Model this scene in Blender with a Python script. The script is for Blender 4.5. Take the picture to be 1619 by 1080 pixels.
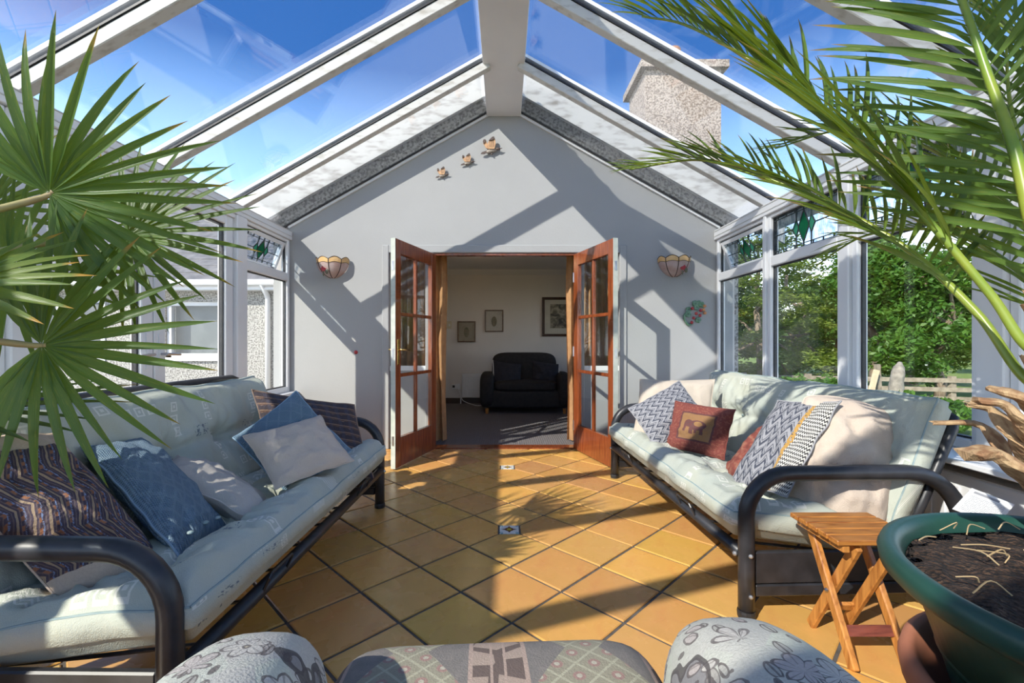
import bpy, bmesh, math, random
from mathutils import Vector, Matrix, noise
random.seed(7)
for _o in list(bpy.data.objects): bpy.data.objects.remove(_o)
SC = bpy.context.scene
COL = SC.collection
PI = math.pi

# ------------------------------------------------------------------ camera, sky, sun, exposure
CAM_Z = 1.10; F = 720.0; VX, VY = 797.0, 540.0
cam = bpy.data.cameras.new('camera'); cam_o = bpy.data.objects.new('camera', cam); COL.objects.link(cam_o)
cam.sensor_width = 36.0; cam.lens = 36.0 * F / 1619.0
cam.shift_x = (809.5 - VX) / 1619.0; cam.shift_y = 0.0
cam.clip_start = 0.02; cam.clip_end = 500
cam_o.location = (0, 0, CAM_Z); cam_o.rotation_euler = (PI / 2, 0, 0)
SC.camera = cam_o
SC.view_settings.view_transform = 'Standard'; SC.view_settings.look = 'None'
SC.view_settings.gamma = 1.0; SC.view_settings.use_curve_mapping = False
SC.view_settings.exposure = 1.08

world = bpy.data.worlds.new('sky'); SC.world = world; world.use_nodes = True
_nt = world.node_tree; _nt.nodes.clear()
_tc = _nt.nodes.new('ShaderNodeTexCoord'); _sp = _nt.nodes.new('ShaderNodeSeparateXYZ')
_rp = _nt.nodes.new('ShaderNodeValToRGB'); _bg = _nt.nodes.new('ShaderNodeBackground'); _wo = _nt.nodes.new('ShaderNodeOutputWorld')
_nz = _nt.nodes.new('ShaderNodeTexNoise'); _mp = _nt.nodes.new('ShaderNodeMapping'); _cr = _nt.nodes.new('ShaderNodeValToRGB'); _mx = _nt.nodes.new('ShaderNodeMix')
_mx.data_type = 'RGBA'
_nt.links.new(_tc.outputs['Generated'], _sp.inputs[0]); _nt.links.new(_sp.outputs['Z'], _rp.inputs[0])
_el = _rp.color_ramp.elements
_el[0].position = 0.0; _el[0].color = (0.95, 0.95, 0.93, 1)
_el[1].position = 0.9; _el[1].color = (0.008, 0.034, 0.118, 1)
_e = _el.new(0.14); _e.color = (0.53, 0.61, 0.74, 1)
_e = _el.new(0.29); _e.color = (0.17, 0.30, 0.51, 1)
_e = _el.new(0.50); _e.color = (0.016, 0.058, 0.17, 1)
_nt.links.new(_tc.outputs['Generated'], _mp.inputs[0]); _mp.inputs['Scale'].default_value = (1.3, 2.6, 5.0)
_nt.links.new(_mp.outputs[0], _nz.inputs['Vector']); _nz.inputs['Scale'].default_value = 2.2; _nz.inputs['Detail'].default_value = 6
_nt.links.new(_nz.outputs[0], _cr.inputs[0])
_cr.color_ramp.elements[0].position = 0.62; _cr.color_ramp.elements[0].color = (0, 0, 0, 1)
_cr.color_ramp.elements[1].position = 0.85; _cr.color_ramp.elements[1].color = (0.28, 0.28, 0.28, 1)
_nt.links.new(_cr.outputs[0], _mx.inputs['Factor']); _nt.links.new(_rp.outputs[0], _mx.inputs['A']); _mx.inputs['B'].default_value = (0.6, 0.6, 0.6, 1)
_nt.links.new(_mx.outputs['Result'], _bg.inputs[0]); _bg.inputs[1].default_value = 2.05
_nt.links.new(_bg.outputs[0], _wo.inputs[0])

SUN = Vector((0.946, 1.0, -0.988)).normalized()
sun = bpy.data.lights.new('sun', 'SUN'); sun.energy = 3.6; sun.angle = math.radians(0.6); sun.color = (1.0, 0.93, 0.82)
sun_o = bpy.data.objects.new('sun', sun); COL.objects.link(sun_o)
sun_o.rotation_euler = SUN.to_track_quat('-Z', 'Y').to_euler(); sun_o.location = (-8, -8, 9)

# ------------------------------------------------------------------ helpers
def P(px, py, Y):
    """point at depth Y that falls on this pixel of the photograph"""
    return Vector(((px - VX) / F * Y, Y, CAM_Z + (VY - py) / F * Y))

WORLD = set()
def link(o, parent=None):
    COL.objects.link(o)
    if parent is not None:
        o.parent = parent
        if parent.name in WORLD: o.matrix_parent_inverse = parent.matrix_basis.inverted()
    return o
def tag(o, label=None, cat=None, group=None, kind=None):
    for k, v in (('label', label), ('category', cat), ('group', group), ('kind', kind)):
        if v: o[k] = v
    return o
def root(name, loc, label=None, cat=None, group=None, kind=None, world=True, rz=0.0):
    o = bpy.data.objects.new(name, None); o.empty_display_size = 0.1
    o.location = loc; o.rotation_euler = (0, 0, rz); COL.objects.link(o)
    if world: WORLD.add(o.name)
    return tag(o, label, cat, group, kind)
def mobj(name, me, parent=None):
    return link(bpy.data.objects.new(name, me), parent)

class MB:
    def __init__(s): s.v = []; s.f = []; s.uv = None
    def add(s, vs, fs):
        n = len(s.v); s.v += [tuple(p) for p in vs]; s.f += [tuple(i + n for i in f) for f in fs]; return s
    def box(s, x0, x1, y0, y1, z0, z1, M=None):
        vs = [Vector((x, y, z)) for z in (z0, z1) for y in (y0, y1) for x in (x0, x1)]
        if M is not None: vs = [M @ p for p in vs]
        return s.add(vs, [(0, 2, 3, 1), (4, 5, 7, 6), (0, 1, 5, 4), (2, 6, 7, 3), (0, 4, 6, 2), (1, 3, 7, 5)])
    def bar(s, a, b, w, h, up=(0, 0, 1)):
        """box from a to b, w across, h along up"""
        a = Vector(a); b = Vector(b); d = (b - a).normalized(); u = Vector(up)
        r = d.cross(u).normalized(); u = r.cross(d).normalized()
        vs = []
        for p in (a, b):
            for i, j in ((-1, -1), (1, -1), (1, 1), (-1, 1)): vs.append(p + r * (w / 2 * i) + u * (h / 2 * j))
        return s.add(vs, [(0, 1, 2, 3), (7, 6, 5, 4), (0, 4, 5, 1), (1, 5, 6, 2), (2, 6, 7, 3), (3, 7, 4, 0)])
    def prism(s, poly, d, o=(0, 0, 0)):
        """extrude a 3-D polygon along vector d"""
        d = Vector(d); n = len(poly); p0 = [Vector(p) for p in poly]
        return s.add(p0 + [p + d for p in p0], [tuple(range(n - 1, -1, -1)), tuple(range(n, 2 * n))] + [(i, (i + 1) % n, n + (i + 1) % n, n + i) for i in range(n)])
    def tube(s, pts, r, seg=10, cap=True):
        pts = [Vector(p) for p in pts]; n = len(pts)
        rs = r if isinstance(r, (list, tuple)) else [r] * n
        t0 = (pts[1] - pts[0]).normalized()
        u = t0.orthogonal().normalized(); base = len(s.v)
        prev = t0
        for i, p in enumerate(pts):
            t = (pts[min(i + 1, n - 1)] - pts[max(i - 1, 0)]).normalized()
            u = (prev.rotation_difference(t) @ u).normalized(); prev = t
            w = t.cross(u)
            for k in range(seg):
                a = 2 * PI * k / seg
                s.v.append(tuple(p + (u * math.cos(a) + w * math.sin(a)) * rs[i]))
        for i in range(n - 1):
            for k in range(seg):
                a = base + i * seg + k; b = base + i * seg + (k + 1) % seg
                s.f.append((a, b, b + seg, a + seg))
        if cap:
            s.f.append(tuple(base + k for k in range(seg - 1, -1, -1)))
            s.f.append(tuple(base + (n - 1) * seg + k for k in range(seg)))
        return s
    def lathe(s, prof, c=(0, 0, 0), seg=32, closed=False):
        base = len(s.v); c = Vector(c); n = len(prof)
        for (r, z) in prof:
            for k in range(seg):
                a = 2 * PI * k / seg; s.v.append((c.x + r * math.cos(a), c.y + r * math.sin(a), c.z + z))
        for i in range(n if closed else n - 1):
            for k in range(seg):
                a = base + i * seg + k; b = base + i * seg + (k + 1) % seg; j = ((i + 1) % n - i) * seg
                s.f.append((a, b, b + j, a + j))
        if not closed:
            s.f.append(tuple(base + k for k in range(seg - 1, -1, -1)))
            s.f.append(tuple(base + (n - 1) * seg + k for k in range(seg)))
        return s
    def ball(s, c, r, seg=12, ring=8, sc=(1, 1, 1), M=None):
        base = len(s.v); c = Vector(c)
        for i in range(ring + 1):
            th = PI * i / ring
            for k in range(seg):
                a = 2 * PI * k / seg
                q = Vector((r * sc[0] * math.sin(th) * math.cos(a), r * sc[1] * math.sin(th) * math.sin(a), r * sc[2] * math.cos(th)))
                if M is not None: q = M @ q
                s.v.append(tuple(c + q))
        for i in range(ring):
            for k in range(seg):
                a = base + i * seg + k; b = base + i * seg + (k + 1) % seg
                s.f.append((a, a + seg, b + seg, b))
        return s
    def mesh(s, name, mat=None, smooth=False, bevel=0.0, weld=False):
        me = bpy.data.meshes.new(name); me.from_pydata(s.v, [], s.f)
        if s.uv:
            l = me.uv_layers.new(name='UVMap')
            for lp in me.loops: l.data[lp.index].uv = s.uv[lp.vertex_index]
        bm = bmesh.new(); bm.from_mesh(me)
        if weld: bmesh.ops.remove_doubles(bm, verts=bm.verts, dist=1e-5)
        bmesh.ops.recalc_face_normals(bm, faces=bm.faces)
        if bevel: bmesh.ops.bevel(bm, geom=list(bm.edges), offset=bevel, segments=1, affect='EDGES', clamp_overlap=True)
        bm.to_mesh(me); bm.free()
        if smooth:
            for p in me.polygons: p.use_smooth = True
        if mat is not None: me.materials.append(mat)
        return me
    def build(s, name, mat, parent=None, smooth=False, bevel=0.0, label=None, kind=None, weld=False):
        o = mobj(name, s.mesh(name, mat, smooth, bevel, weld), parent)
        return tag(o, label, None, None, kind)

def catmull(pts, n=6):
    pts = [Vector(p) for p in pts]; out = []
    q = [pts[0] * 2 - pts[1]] + pts + [pts[-1] * 2 - pts[-2]]
    for i in range(1, len(q) - 2):
        a, b, c, d = q[i - 1:i + 3]
        for k in range(n):
            t = k / n
            out.append(0.5 * ((2 * b) + (c - a) * t + (2 * a - 5 * b + 4 * c - d) * t * t + (3 * b - a - 3 * c + d) * t ** 3))
    out.append(pts[-1]); return out

# ------------------------------------------------------------------ shader expressions
class S:
    """a float socket with arithmetic"""
    def __init__(s, nt, x): s.nt = nt; s.x = x
    def m(s, op, b=None, c=None):
        n = s.nt.nodes.new('ShaderNodeMath'); n.operation = op
        for i, q in enumerate((s, b, c)):
            if q is None: continue
            if isinstance(q, S): s.nt.links.new(q.x, n.inputs[i])
            else: n.inputs[i].default_value = q
        return S(s.nt, n.outputs[0])
    def __add__(s, b): return s.m('ADD', b)
    __radd__ = __add__
    def __sub__(s, b): return s.m('SUBTRACT', b)
    def __rsub__(s, b): return (s * -1.0) + b
    def __mul__(s, b): return s.m('MULTIPLY', b)
    __rmul__ = __mul__
    def __truediv__(s, b): return s.m('DIVIDE', b)
    def __lt__(s, b): return s.m('LESS_THAN', b)
    def __gt__(s, b): return s.m('GREATER_THAN', b)
    def abs(s): return s.m('ABSOLUTE')
    def fr(s): return s.m('FRACT')
    def fl(s): return s.m('FLOOR')
    def mod(s, b): return s.m('FLOORED_MODULO', b)
    def mn(s, b): return s.m('MINIMUM', b)
    def mx(s, b): return s.m('MAXIMUM', b)
    def pw(s, b): return s.m('POWER', b)
    def sin(s): return s.m('SINE')
    def tri(s): return ((s.fr() - 0.5).abs()) * 2.0           # 1..0..1 per unit
class Mat:
    def __init__(s, name, col=(0.8, 0.8, 0.8), rough=0.6, metal=0.0, spec=0.5, coat=0.0):
        s.m = bpy.data.materials.new(name); s.m.use_nodes = True; s.nt = s.m.node_tree
        s.b = s.nt.nodes['Principled BSDF']; s.out = s.nt.nodes['Material Output']
        s.b.inputs['Base Color'].default_value = (*col, 1); s.b.inputs['Roughness'].default_value = rough
        s.b.inputs['Metallic'].default_value = metal; s.b.inputs['Specular IOR Level'].default_value = spec
        s.b.inputs['Coat Weight'].default_value = coat
        s._tc = None
    def tc(s, which='Object'):
        if s._tc is None: s._tc = s.nt.nodes.new('ShaderNodeTexCoord')
        return s._tc.outputs[which]
    def xyz(s, which='Object', scale=None):
        v = s.tc(which)
        if scale:
            mp = s.nt.nodes.new('ShaderNodeMapping'); s.nt.links.new(v, mp.inputs[0]); mp.inputs['Scale'].default_value = scale; v = mp.outputs[0]
        n = s.nt.nodes.new('ShaderNodeSeparateXYZ'); s.nt.links.new(v, n.inputs[0])
        return [S(s.nt, o) for o in n.outputs]
    def noise(s, scale=5.0, detail=4.0, which='Object', stretch=None, dist=0.0, out=0):
        n = s.nt.nodes.new('ShaderNodeTexNoise'); n.inputs['Scale'].default_value = scale; n.inputs['Detail'].default_value = detail; n.inputs['Distortion'].default_value = dist
        v = s.tc(which)
        if stretch:
            mp = s.nt.nodes.new('ShaderNodeMapping'); s.nt.links.new(v, mp.inputs[0]); mp.inputs['Scale'].default_value = stretch; v = mp.outputs[0]
        s.nt.links.new(v, n.inputs['Vector']); return S(s.nt, n.outputs[out])
    def vor(s, scale=5.0, which='Object', feature='F1', metric='EUCLIDEAN', rnd=1.0):
        n = s.nt.nodes.new('ShaderNodeTexVoronoi'); n.feature = feature; n.distance = metric; n.inputs['Scale'].default_value = scale; n.inputs['Randomness'].default_value = rnd
        s.nt.links.new(s.tc(which), n.inputs['Vector']); return n
    def rnd(s):
        n = s.nt.nodes.new('ShaderNodeObjectInfo'); return S(s.nt, n.outputs['Random'])
    def ramp(s, f, stops):
        n = s.nt.nodes.new('ShaderNodeValToRGB'); s.nt.links.new(f.x, n.inputs[0]); e = n.color_ramp.elements
        e[0].position, e[0].color = stops[0][0], (*stops[0][1], 1); e[1].position, e[1].color = stops[-1][0], (*stops[-1][1], 1)
        for p, c in stops[1:-1]: q = e.new(p); q.color = (*c, 1)
        return n.outputs[0]
    def mix(s, f, a, b, blend='MIX'):
        n = s.nt.nodes.new('ShaderNodeMix'); n.data_type = 'RGBA'; n.blend_type = blend
        for k, q in (('Factor', f), ('A', a), ('B', b)):
            if isinstance(q, S): s.nt.links.new(q.x, n.inputs[k])
            elif isinstance(q, (int, float)): n.inputs[k].default_value = q
            elif isinstance(q, (tuple, list)): n.inputs[k].default_value = (*q, 1)
            else: s.nt.links.new(q, n.inputs[k])
        return n.outputs['Result']
    def color(s, c):
        if isinstance(c, S): c = c.x
        s.nt.links.new(c, s.b.inputs['Base Color']); return s
    def rough(s, r): s.nt.links.new(r.x, s.b.inputs['Roughness']); return s
    def bump(s, h, strength=0.3, dist=0.01):
        n = s.nt.nodes.new('ShaderNodeBump'); n.inputs['Strength'].default_value = strength; n.inputs['Distance'].default_value = dist
        s.nt.links.new(h.x if isinstance(h, S) else h, n.inputs['Height']); s.nt.links.new(n.outputs[0], s.b.inputs['Normal']); return s
    def translucent(s, col, f):
        t = s.nt.nodes.new('ShaderNodeBsdfTranslucent'); mx = s.nt.nodes.new('ShaderNodeMixShader'); mx.inputs[0].default_value = f
        if isinstance(col, tuple): t.inputs[0].default_value = (*col, 1)
        else: s.nt.links.new(col, t.inputs[0])
        s.nt.links.new(s.b.outputs[0], mx.inputs[1]); s.nt.links.new(t.outputs[0], mx.inputs[2]); s.nt.links.new(mx.outputs[0], s.out.inputs[0]); return s

def noisy(name, c1, c2, scale=8, rough=0.6, bump=0.0, bscale=None, stretch=None, lo=0.35, hi=0.65, **k):
    m = Mat(name, c1, rough, **k)
    n = m.noise(scale, 5, stretch=stretch)
    m.color(m.ramp(n, [(lo, c1), (hi, c2)]))
    if bump: m.bump(m.noise(bscale or scale * 6, 3, stretch=stretch), bump, 0.004)
    return m.m
def glass_mat(name, tint=(0.97, 0.985, 0.98), base=0.03, gain=1.0, bump=0.0, bscale=20):
    m = bpy.data.materials.new(name); m.use_nodes = True; nt = m.node_tree; nt.nodes.clear()
    out = nt.nodes.new('ShaderNodeOutputMaterial'); t = nt.nodes.new('ShaderNodeBsdfTransparent'); g = nt.nodes.new('ShaderNodeBsdfGlossy'); mx = nt.nodes.new('ShaderNodeMixShader')
    t.inputs[0].default_value = (*tint, 1); g.inputs['Roughness'].default_value = 0.0; g.inputs[0].default_value = (0.98, 0.98, 1, 1)
    lw = nt.nodes.new('ShaderNodeLayerWeight'); lw.inputs[0].default_value = 0.5
    f = S(nt, lw.outputs['Facing']).pw(5.0) * (0.95 * gain) + base
    f = f.mn(1.0); nt.links.new(f.x, mx.inputs[0])
    if bump:
        nz = nt.nodes.new('ShaderNodeTexNoise'); nz.inputs['Scale'].default_value = bscale; b = nt.nodes.new('ShaderNodeBump'); b.inputs['Strength'].default_value = bump
        nt.links.new(nz.outputs[0], b.inputs['Height']); nt.links.new(b.outputs[0], g.inputs['Normal'])
    nt.links.new(t.outputs[0], mx.inputs[1]); nt.links.new(g.outputs[0], mx.inputs[2]); nt.links.new(mx.outputs[0], out.inputs[0])
    return m

# ------------------------------------------------------------------ plain materials
M_WALL = noisy('wall_paint', (0.375, 0.375, 0.372), (0.350, 0.352, 0.350), 1.3, 0.85, 0.25, 45)
M_INNER = noisy('inner_wall_paint', (0.74, 0.70, 0.66), (0.70, 0.66, 0.62), 2, 0.9, 0.15, 60)
M_CEIL = noisy('inner_ceiling_paint', (0.74, 0.72, 0.69), (0.70, 0.68, 0.65), 2, 0.9)
M_UPVC = noisy('white_upvc', (0.80, 0.80, 0.80), (0.76, 0.76, 0.765), 3, 0.32)
M_DIRTY = noisy('weathered_upvc', (0.58, 0.57, 0.54), (0.34, 0.31, 0.26), 9, 0.5, stretch=(1, 3, 3), lo=0.52, hi=0.8)
M_GASKET = noisy('black_rubber_gasket', (0.015, 0.015, 0.018), (0.03, 0.03, 0.03), 20, 0.5)
M_GLASS = glass_mat('window_glass')
M_ROOFGLASS = glass_mat('roof_glass', (0.95, 0.97, 0.99), 0.10, 1.0)
M_MAHOG = noisy('mahogany', (0.30, 0.075, 0.022), (0.17, 0.038, 0.012), 7, 0.25, 0.06, 40, stretch=(6, 6, 0.6), coat=0.4)
M_EDGE = noisy('door_edge', (0.55, 0.56, 0.50), (0.42, 0.46, 0.40), 12, 0.45)
M_BRASS = noisy('brass', (0.75, 0.53, 0.20), (0.62, 0.42, 0.14), 20, 0.25, metal=1.0)
M_STEEL = noisy('steel', (0.6, 0.6, 0.62), (0.5, 0.5, 0.52), 20, 0.3, metal=1.0)
def roughcast(name, c1, c2):
    m = Mat(name, c1, 0.95)
    n = m.noise(38, 4); n2 = m.noise(2.5, 4)
    m.color(m.mix(n2 * 0.35, m.ramp(n, [(0.40, c2), (0.56, c1)]), c2))
    m.bump(m.noise(60, 3), 0.9, 0.02); return m.m
M_ROUGHCAST = roughcast('grey_roughcast', (0.60, 0.58, 0.54), (0.20, 0.19, 0.17))
M_STACK = roughcast('buff_roughcast', (0.56, 0.47, 0.39), (0.25, 0.20, 0.16))
# ================================================================== THE ROOM SHELL
XL, XR, YB, YF = -2.20, 2.18, 4.66, -1.60        # inner faces; YB = house wall, YF = glazed end behind the camera
Z_APEX, SLOPE = 3.53, 0.565
def zroof(x): return Z_APEX - SLOPE * abs(x)

# ---- floor: grout bed + each terracotta tile
M_GROUT = noisy('dark_grout', (0.085, 0.075, 0.065), (0.13, 0.115, 0.10), 30, 0.9)
def tile_mat():
    m = Mat('terracotta_tile', (0.5, 0.27, 0.1), 0.3, spec=0.35)
    r = m.rnd(); big = m.noise(3.2, 4, dist=1.2); fine = m.noise(40, 4)
    base = m.ramp(r, [(0.0, (0.81, 0.43, 0.12)), (0.15, (0.72, 0.48, 0.14)), (0.3, (0.87, 0.47, 0.12)), (0.45, (0.70, 0.31, 0.11)), (0.6, (0.81, 0.51, 0.18)), (0.72, (0.58, 0.27, 0.15)), (0.85, (0.80, 0.41, 0.10)), (1.0, (0.67, 0.48, 0.10))])
    blot = m.ramp(big, [(0.3, (0.66, 0.27, 0.12)), (0.46, (0.80, 0.50, 0.19)), (0.6, (0.66, 0.44, 0.13)), (0.75, (0.40, 0.18, 0.13))])
    c = m.mix(m.noise(1.7, 3) * 0.8, base, blot)
    c = m.mix(1.0, c, (1.0, 0.93, 0.72), 'MULTIPLY')
    c = m.mix((r * 17.3).fr() * 0.45, c, (0.42, 0.20, 0.10))
    m.color(m.mix(fine * 0.22, c, (0.55, 0.29, 0.10)))
    m.rough(m.noise(6, 3) * 0.22 + 0.16); m.bump(m.noise(9, 4) + fine * 0.15, 0.18, 0.006); return m.m
M_TILE = tile_mat()
floor = MB().box(XL - 0.1, XR + 0.1, YF - 0.1, YB + 0.02, -0.12, -0.006).build('floor', M_GROUT)
tag(floor, 'terracotta tiled conservatory floor laid on the diagonal', None, None, 'structure')
HALF = 0.2205; TX, TY = 0.03, 2.667
INSERTS = [(TX, TY), (TX, TY + 6 * HALF)]
def clip(poly, nx, ny, d):
    out = []
    for i in range(len(poly)):
        a, b = poly[i], poly[(i + 1) % len(poly)]
        da, db = a[0] * nx + a[1] * ny - d, b[0] * nx + b[1] * ny - d
        if da <= 0: out.append(a)
        if (da < 0 < db) or (db < 0 < da):
            t = da / (da - db); out.append((a[0] + (b[0] - a[0]) * t, a[1] + (b[1] - a[1]) * t))
    return out
def tile_mesh(poly, cx, cy):
    n = len(poly); mb = MB(); pts = [(p[0] - cx, p[1] - cy) for p in poly]
    gx = sum(p[0] for p in pts) / n; gy = sum(p[1] for p in pts) / n
    def ring(k, z): return [(gx + (p[0] - gx) * k, gy + (p[1] - gy) * k, z) for p in pts]
    mb.v = ring(1, -0.012) + ring(1, -0.003) + ring(0.975, 0.0)
    for r in (0, 1): mb.f += [(r * n + i, r * n + (i + 1) % n, (r + 1) * n + (i + 1) % n, (r + 1) * n + i) for i in range(n)]
    mb.f.append(tuple(range(2 * n, 3 * n)))
    return mb.mesh('tile', M_TILE)
G = 0.0062 * math.sqrt(2); full_me = None
for i in range(-26, 27):
    for j in range(-26, 27):
        if (i + j) % 2 == 0: continue
        cx, cy = TX + i * HALF, TY + j * HALF
        if cx < XL - HALF or cx > XR + HALF or cy < YF - HALF or cy > YB + HALF: continue
        h = HALF - G
        full = [(cx + h, cy), (cx, cy + h), (cx - h, cy), (cx, cy - h)]; poly = full
        for q in ((1, 0, XR), (-1, 0, -XL), (0, 1, YB), (0, -1, -YF)): poly = clip(poly, *q)
        for (ix, iy) in INSERTS:
            if abs(cx - ix) < 1.2 * HALF and abs(cy - iy) < 1.2 * HALF:
                nx = round((ix - cx) / HALF); ny = round((iy - cy) / HALF)
                if abs(nx) + abs(ny) == 1: poly = clip(poly, nx, ny, nx * ix + ny * iy - 0.066)
        if len(poly) < 3: continue
        area = 0.5 * abs(sum(poly[k][0] * poly[(k + 1) % len(poly)][1] - poly[(k + 1) % len(poly)][0] * poly[k][1] for k in range(len(poly))))
        if area < 0.0015: continue
        if poly == full:
            if full_me is None: full_me = tile_mesh(full, cx, cy)
            o = bpy.data.objects.new('tile', full_me)
        else: o = bpy.data.objects.new('tile', tile_mesh(poly, cx, cy))
        link(o, floor); o.location = (cx, cy, random.uniform(-0.0008, 0.0008)); o.rotation_euler = (random.uniform(-.003, .003), random.uniform(-.003, .003), 0)
def insert_mat():
    m = Mat('painted_insert_tile', (0.8, 0.8, 0.76), 0.15)
    x, y, z = m.xyz('Object'); ax = x.abs(); ay = y.abs()
    r = (x * x + y * y).pw(0.5)
    petal = ((ax * 2.6 + ay) < 0.048) + ((ax + ay * 2.6) < 0.048) + (r < 0.026)
    corner = (ax > 0.036) * (ay > 0.036) * ((m.noise(160, 1)) > 0.5)
    c = m.mix(petal.mn(1.0), (0.78, 0.78, 0.72), (0.16, 0.05, 0.02)); c = m.mix((r < 0.014), c, (0.65, 0.52, 0.04)); c = m.mix(corner.mn(1.0), c, (0.08, 0.30, 0.36))
    m.color(c); return m.m
ins_me = MB().box(-.056, .056, -.056, .056, -.012, 0.0).mesh('insert_tile', insert_mat(), bevel=0.002)
for (ix, iy) in INSERTS:
    o = mobj('insert_tile', ins_me, floor); o.location = (ix, iy, 0); o['label'] = 'small painted insert tile with brown flower'

# ---- house wall at the back (with opening for the french doors)
OXL, OXR, OZ = -1.245, 1.25, 2.085
T = 0.24
wb = MB()
def wpoly(pts): wb.prism([(x, YB, z) for x, z in pts], (0, T, 0))
wpoly([(XL - .16, -.1), (OXL, -.1), (OXL, OZ), (XL - .16, OZ)])
wpoly([(OXR, -.1), (XR + .16, -.1), (XR + .16, OZ), (OXR, OZ)])
wpoly([(XL - .16, OZ), (XR + .16, OZ), (XR + .16, zroof(XR + .16)), (0, Z_APEX), (XL - .16, zroof(XL - .16))])
wall_back = tag(wb.build('wall_back', M_WALL), 'white painted gable wall with french doors', None, None, 'structure')
# thin quadrant trim where wall meets the glass
tr = MB()
for sx in (-1, 1): tr.bar((0, YB - .012, Z_APEX - .02), (sx * 2.2, YB - .012, zroof(2.2) - .02), .024, .03)
tr.build('cover_strip', M_UPVC, wall_back)
# roughcast gable above, with its soffit and bargeboards
def gable_strip(lo, hi, y0, y1, xm, mat, name, label=None):
    b = MB()
    for sx in (-1, 1):
        b.prism([(0, y0, Z_APEX + lo), (sx * xm, y0, zroof(xm) + lo), (sx * xm, y0, zroof(xm) + hi), (0, y0, Z_APEX + hi)], (0, y1 - y0, 0))
    return b.build(name, mat, wall_back, label=label)
gable_strip(0.005, 0.36, YB + .005, YB + T, 2.36, M_ROUGHCAST, 'roughcast_gable', 'grey roughcast strip of gable above the glass')
gable_strip(0.17, 0.185, YB - .175, YB + .004, 2.75, M_DIRTY, 'soffit')
gable_strip(0.085, 0.33, YB - .20, YB - .176, 2.75, noisy('weathered_bargeboard', (.46, .45, .42), (.20, .18, .15), 7, .6, stretch=(1, 3, 3), lo=.48, hi=.75), 'bargeboard', 'stained white bargeboard along the verge')
M_SLATE = Mat('slate_roof', (0.16, 0.16, 0.17), 0.7)
_x, _y, _z = M_SLATE.xyz('Object')
M_SLATE.color(M_SLATE.ramp(M_SLATE.noise(6, 4), [(0.3, (0.12, 0.12, 0.13)), (0.7, (0.24, 0.23, 0.23))])); M_SLATE = M_SLATE.m
b = MB()
for sx in (-1, 1): b.prism([(0, YB - .22, Z_APEX + .331), (sx * 2.75, YB - .22, zroof(2.75) + .331), (sx * 2.75, YB - .22, zroof(2.75) + .39), (0, YB - .22, Z_APEX + .39)], (0, 4.2, 0))
b.build('slate_verge_roof', M_SLATE, wall_back)

# ---- glazed roof: ridge, rafters, glass
ceiling = root('ceiling', (0, 1.5, 2.9), 'glazed pitched conservatory roof with white bars', None, None, 'structure')
rb = MB().box(-.178, .172, YF, YB - .002, 3.402, 3.47)
rb.box(-.13, .125, YF, YB - .002, 3.47, 3.60)
rb.build('ridge_beam', M_UPVC, ceiling, bevel=.004, label='wide white boxed ridge beam')
RY = [3.80, 2.93, 2.06, 1.19, 0.32, -0.55, -1.45]
for y in RY:
    for sx in (-1, 1):
        a = Vector((sx * .15, y, zroof(.15))); e = Vector((sx * 2.26, y, zroof(2.26)))
        n = Vector((sx * SLOPE, 0, 1)).normalized()
        r = MB(); r.bar(a - n * .045, e - n * .045, .062, .066, n)
        ro = r.build('rafter', M_DIRTY, ceiling, bevel=.004)
        g = MB(); g.bar(a - n * .006, e - n * .006, .074, .010, n); g.build('gasket', M_GASKET, ro)
        g = MB(); g.bar(a + n * .032, e + n * .032, .080, .022, n); g.build('glazing_cap', M_UPVC, ro)
# bar against the wall
for sx in (-1, 1):
    n = Vector((sx * SLOPE, 0, 1)).normalized()
    a = Vector((sx * .15, YB - .03, zroof(.15))); e = Vector((sx * 2.26, YB - .03, zroof(2.26)))
    g = MB(); g.bar(a - n * .004, e - n * .004, .03, .012, n); g.build('wall_gasket', M_GASKET, ceiling)
ys = [YB - .004] + RY + [YF]
for k in range(len(ys) - 1):
    for sx in (-1, 1):
        n = Vector((sx * SLOPE, 0, 1)).normalized(); ym = (ys[k] + ys[k + 1]) / 2; w = ys[k] - ys[k + 1] - .028
        a = Vector((sx * .15, ym, zroof(.15))) + n * .009; e = Vector((sx * 2.28, ym, zroof(2.28))) + n * .009
        MB().bar(a, e, w, .018, n).build('roof_pane', M_ROOFGLASS, ceiling)
# ridge cresting outside
cr = MB().box(-.14, .14, YF, YB - .4, 3.56, 3.64)
cr.box(-.012, .012, YF, YB - .4, 3.64, 3.68)
for k in range(0, 32):
    y = YF + .1 + k * .18
    if y > YB - .45: break
    cr.ball((0, y, 3.74), .05, 8, 6, (.3, 1, 1.3)); cr.ball((0, y + .09, 3.70), .028, 8, 5, (.3, 1, 1))
cr.build('ridge_cresting', M_UPVC, ceiling, label='white ornamental cresting on the ridge')

# ---- eaves beams
for sx, xw, nm in ((-1, XL, 'trim_1'), (1, XR, 'trim_2')):
    b = MB()
    xi = xw - sx * .035; xo = xw + sx * .16
    pr = [(xi, 2.135), (xo, 2.135), (xo, zroof(xo) - .012), (xi, zroof(xi) - .085)]
    b.prism([(x, YF, z) for x, z in pr], (0, YB - YF - .002, 0))
    eb = tag(b.build(nm, M_UPVC, bevel=.004), 'white eaves beam above the side windows', None, None, 'structure')
    g = MB()
    for z in (2.165, 2.215): g.box(min(xi, xi - sx * .004), max(xi, xi - sx * .004), YF, YB - .01, z, z + .006)
    g.build('groove', M_DIRTY, eb)
    gt = MB().box(min(xo, xo + sx * .11), max(xo, xo + sx * .11), YF, YB - .4, 2.10, 2.20); gt.build('gutter', M_UPVC, eb)

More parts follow.
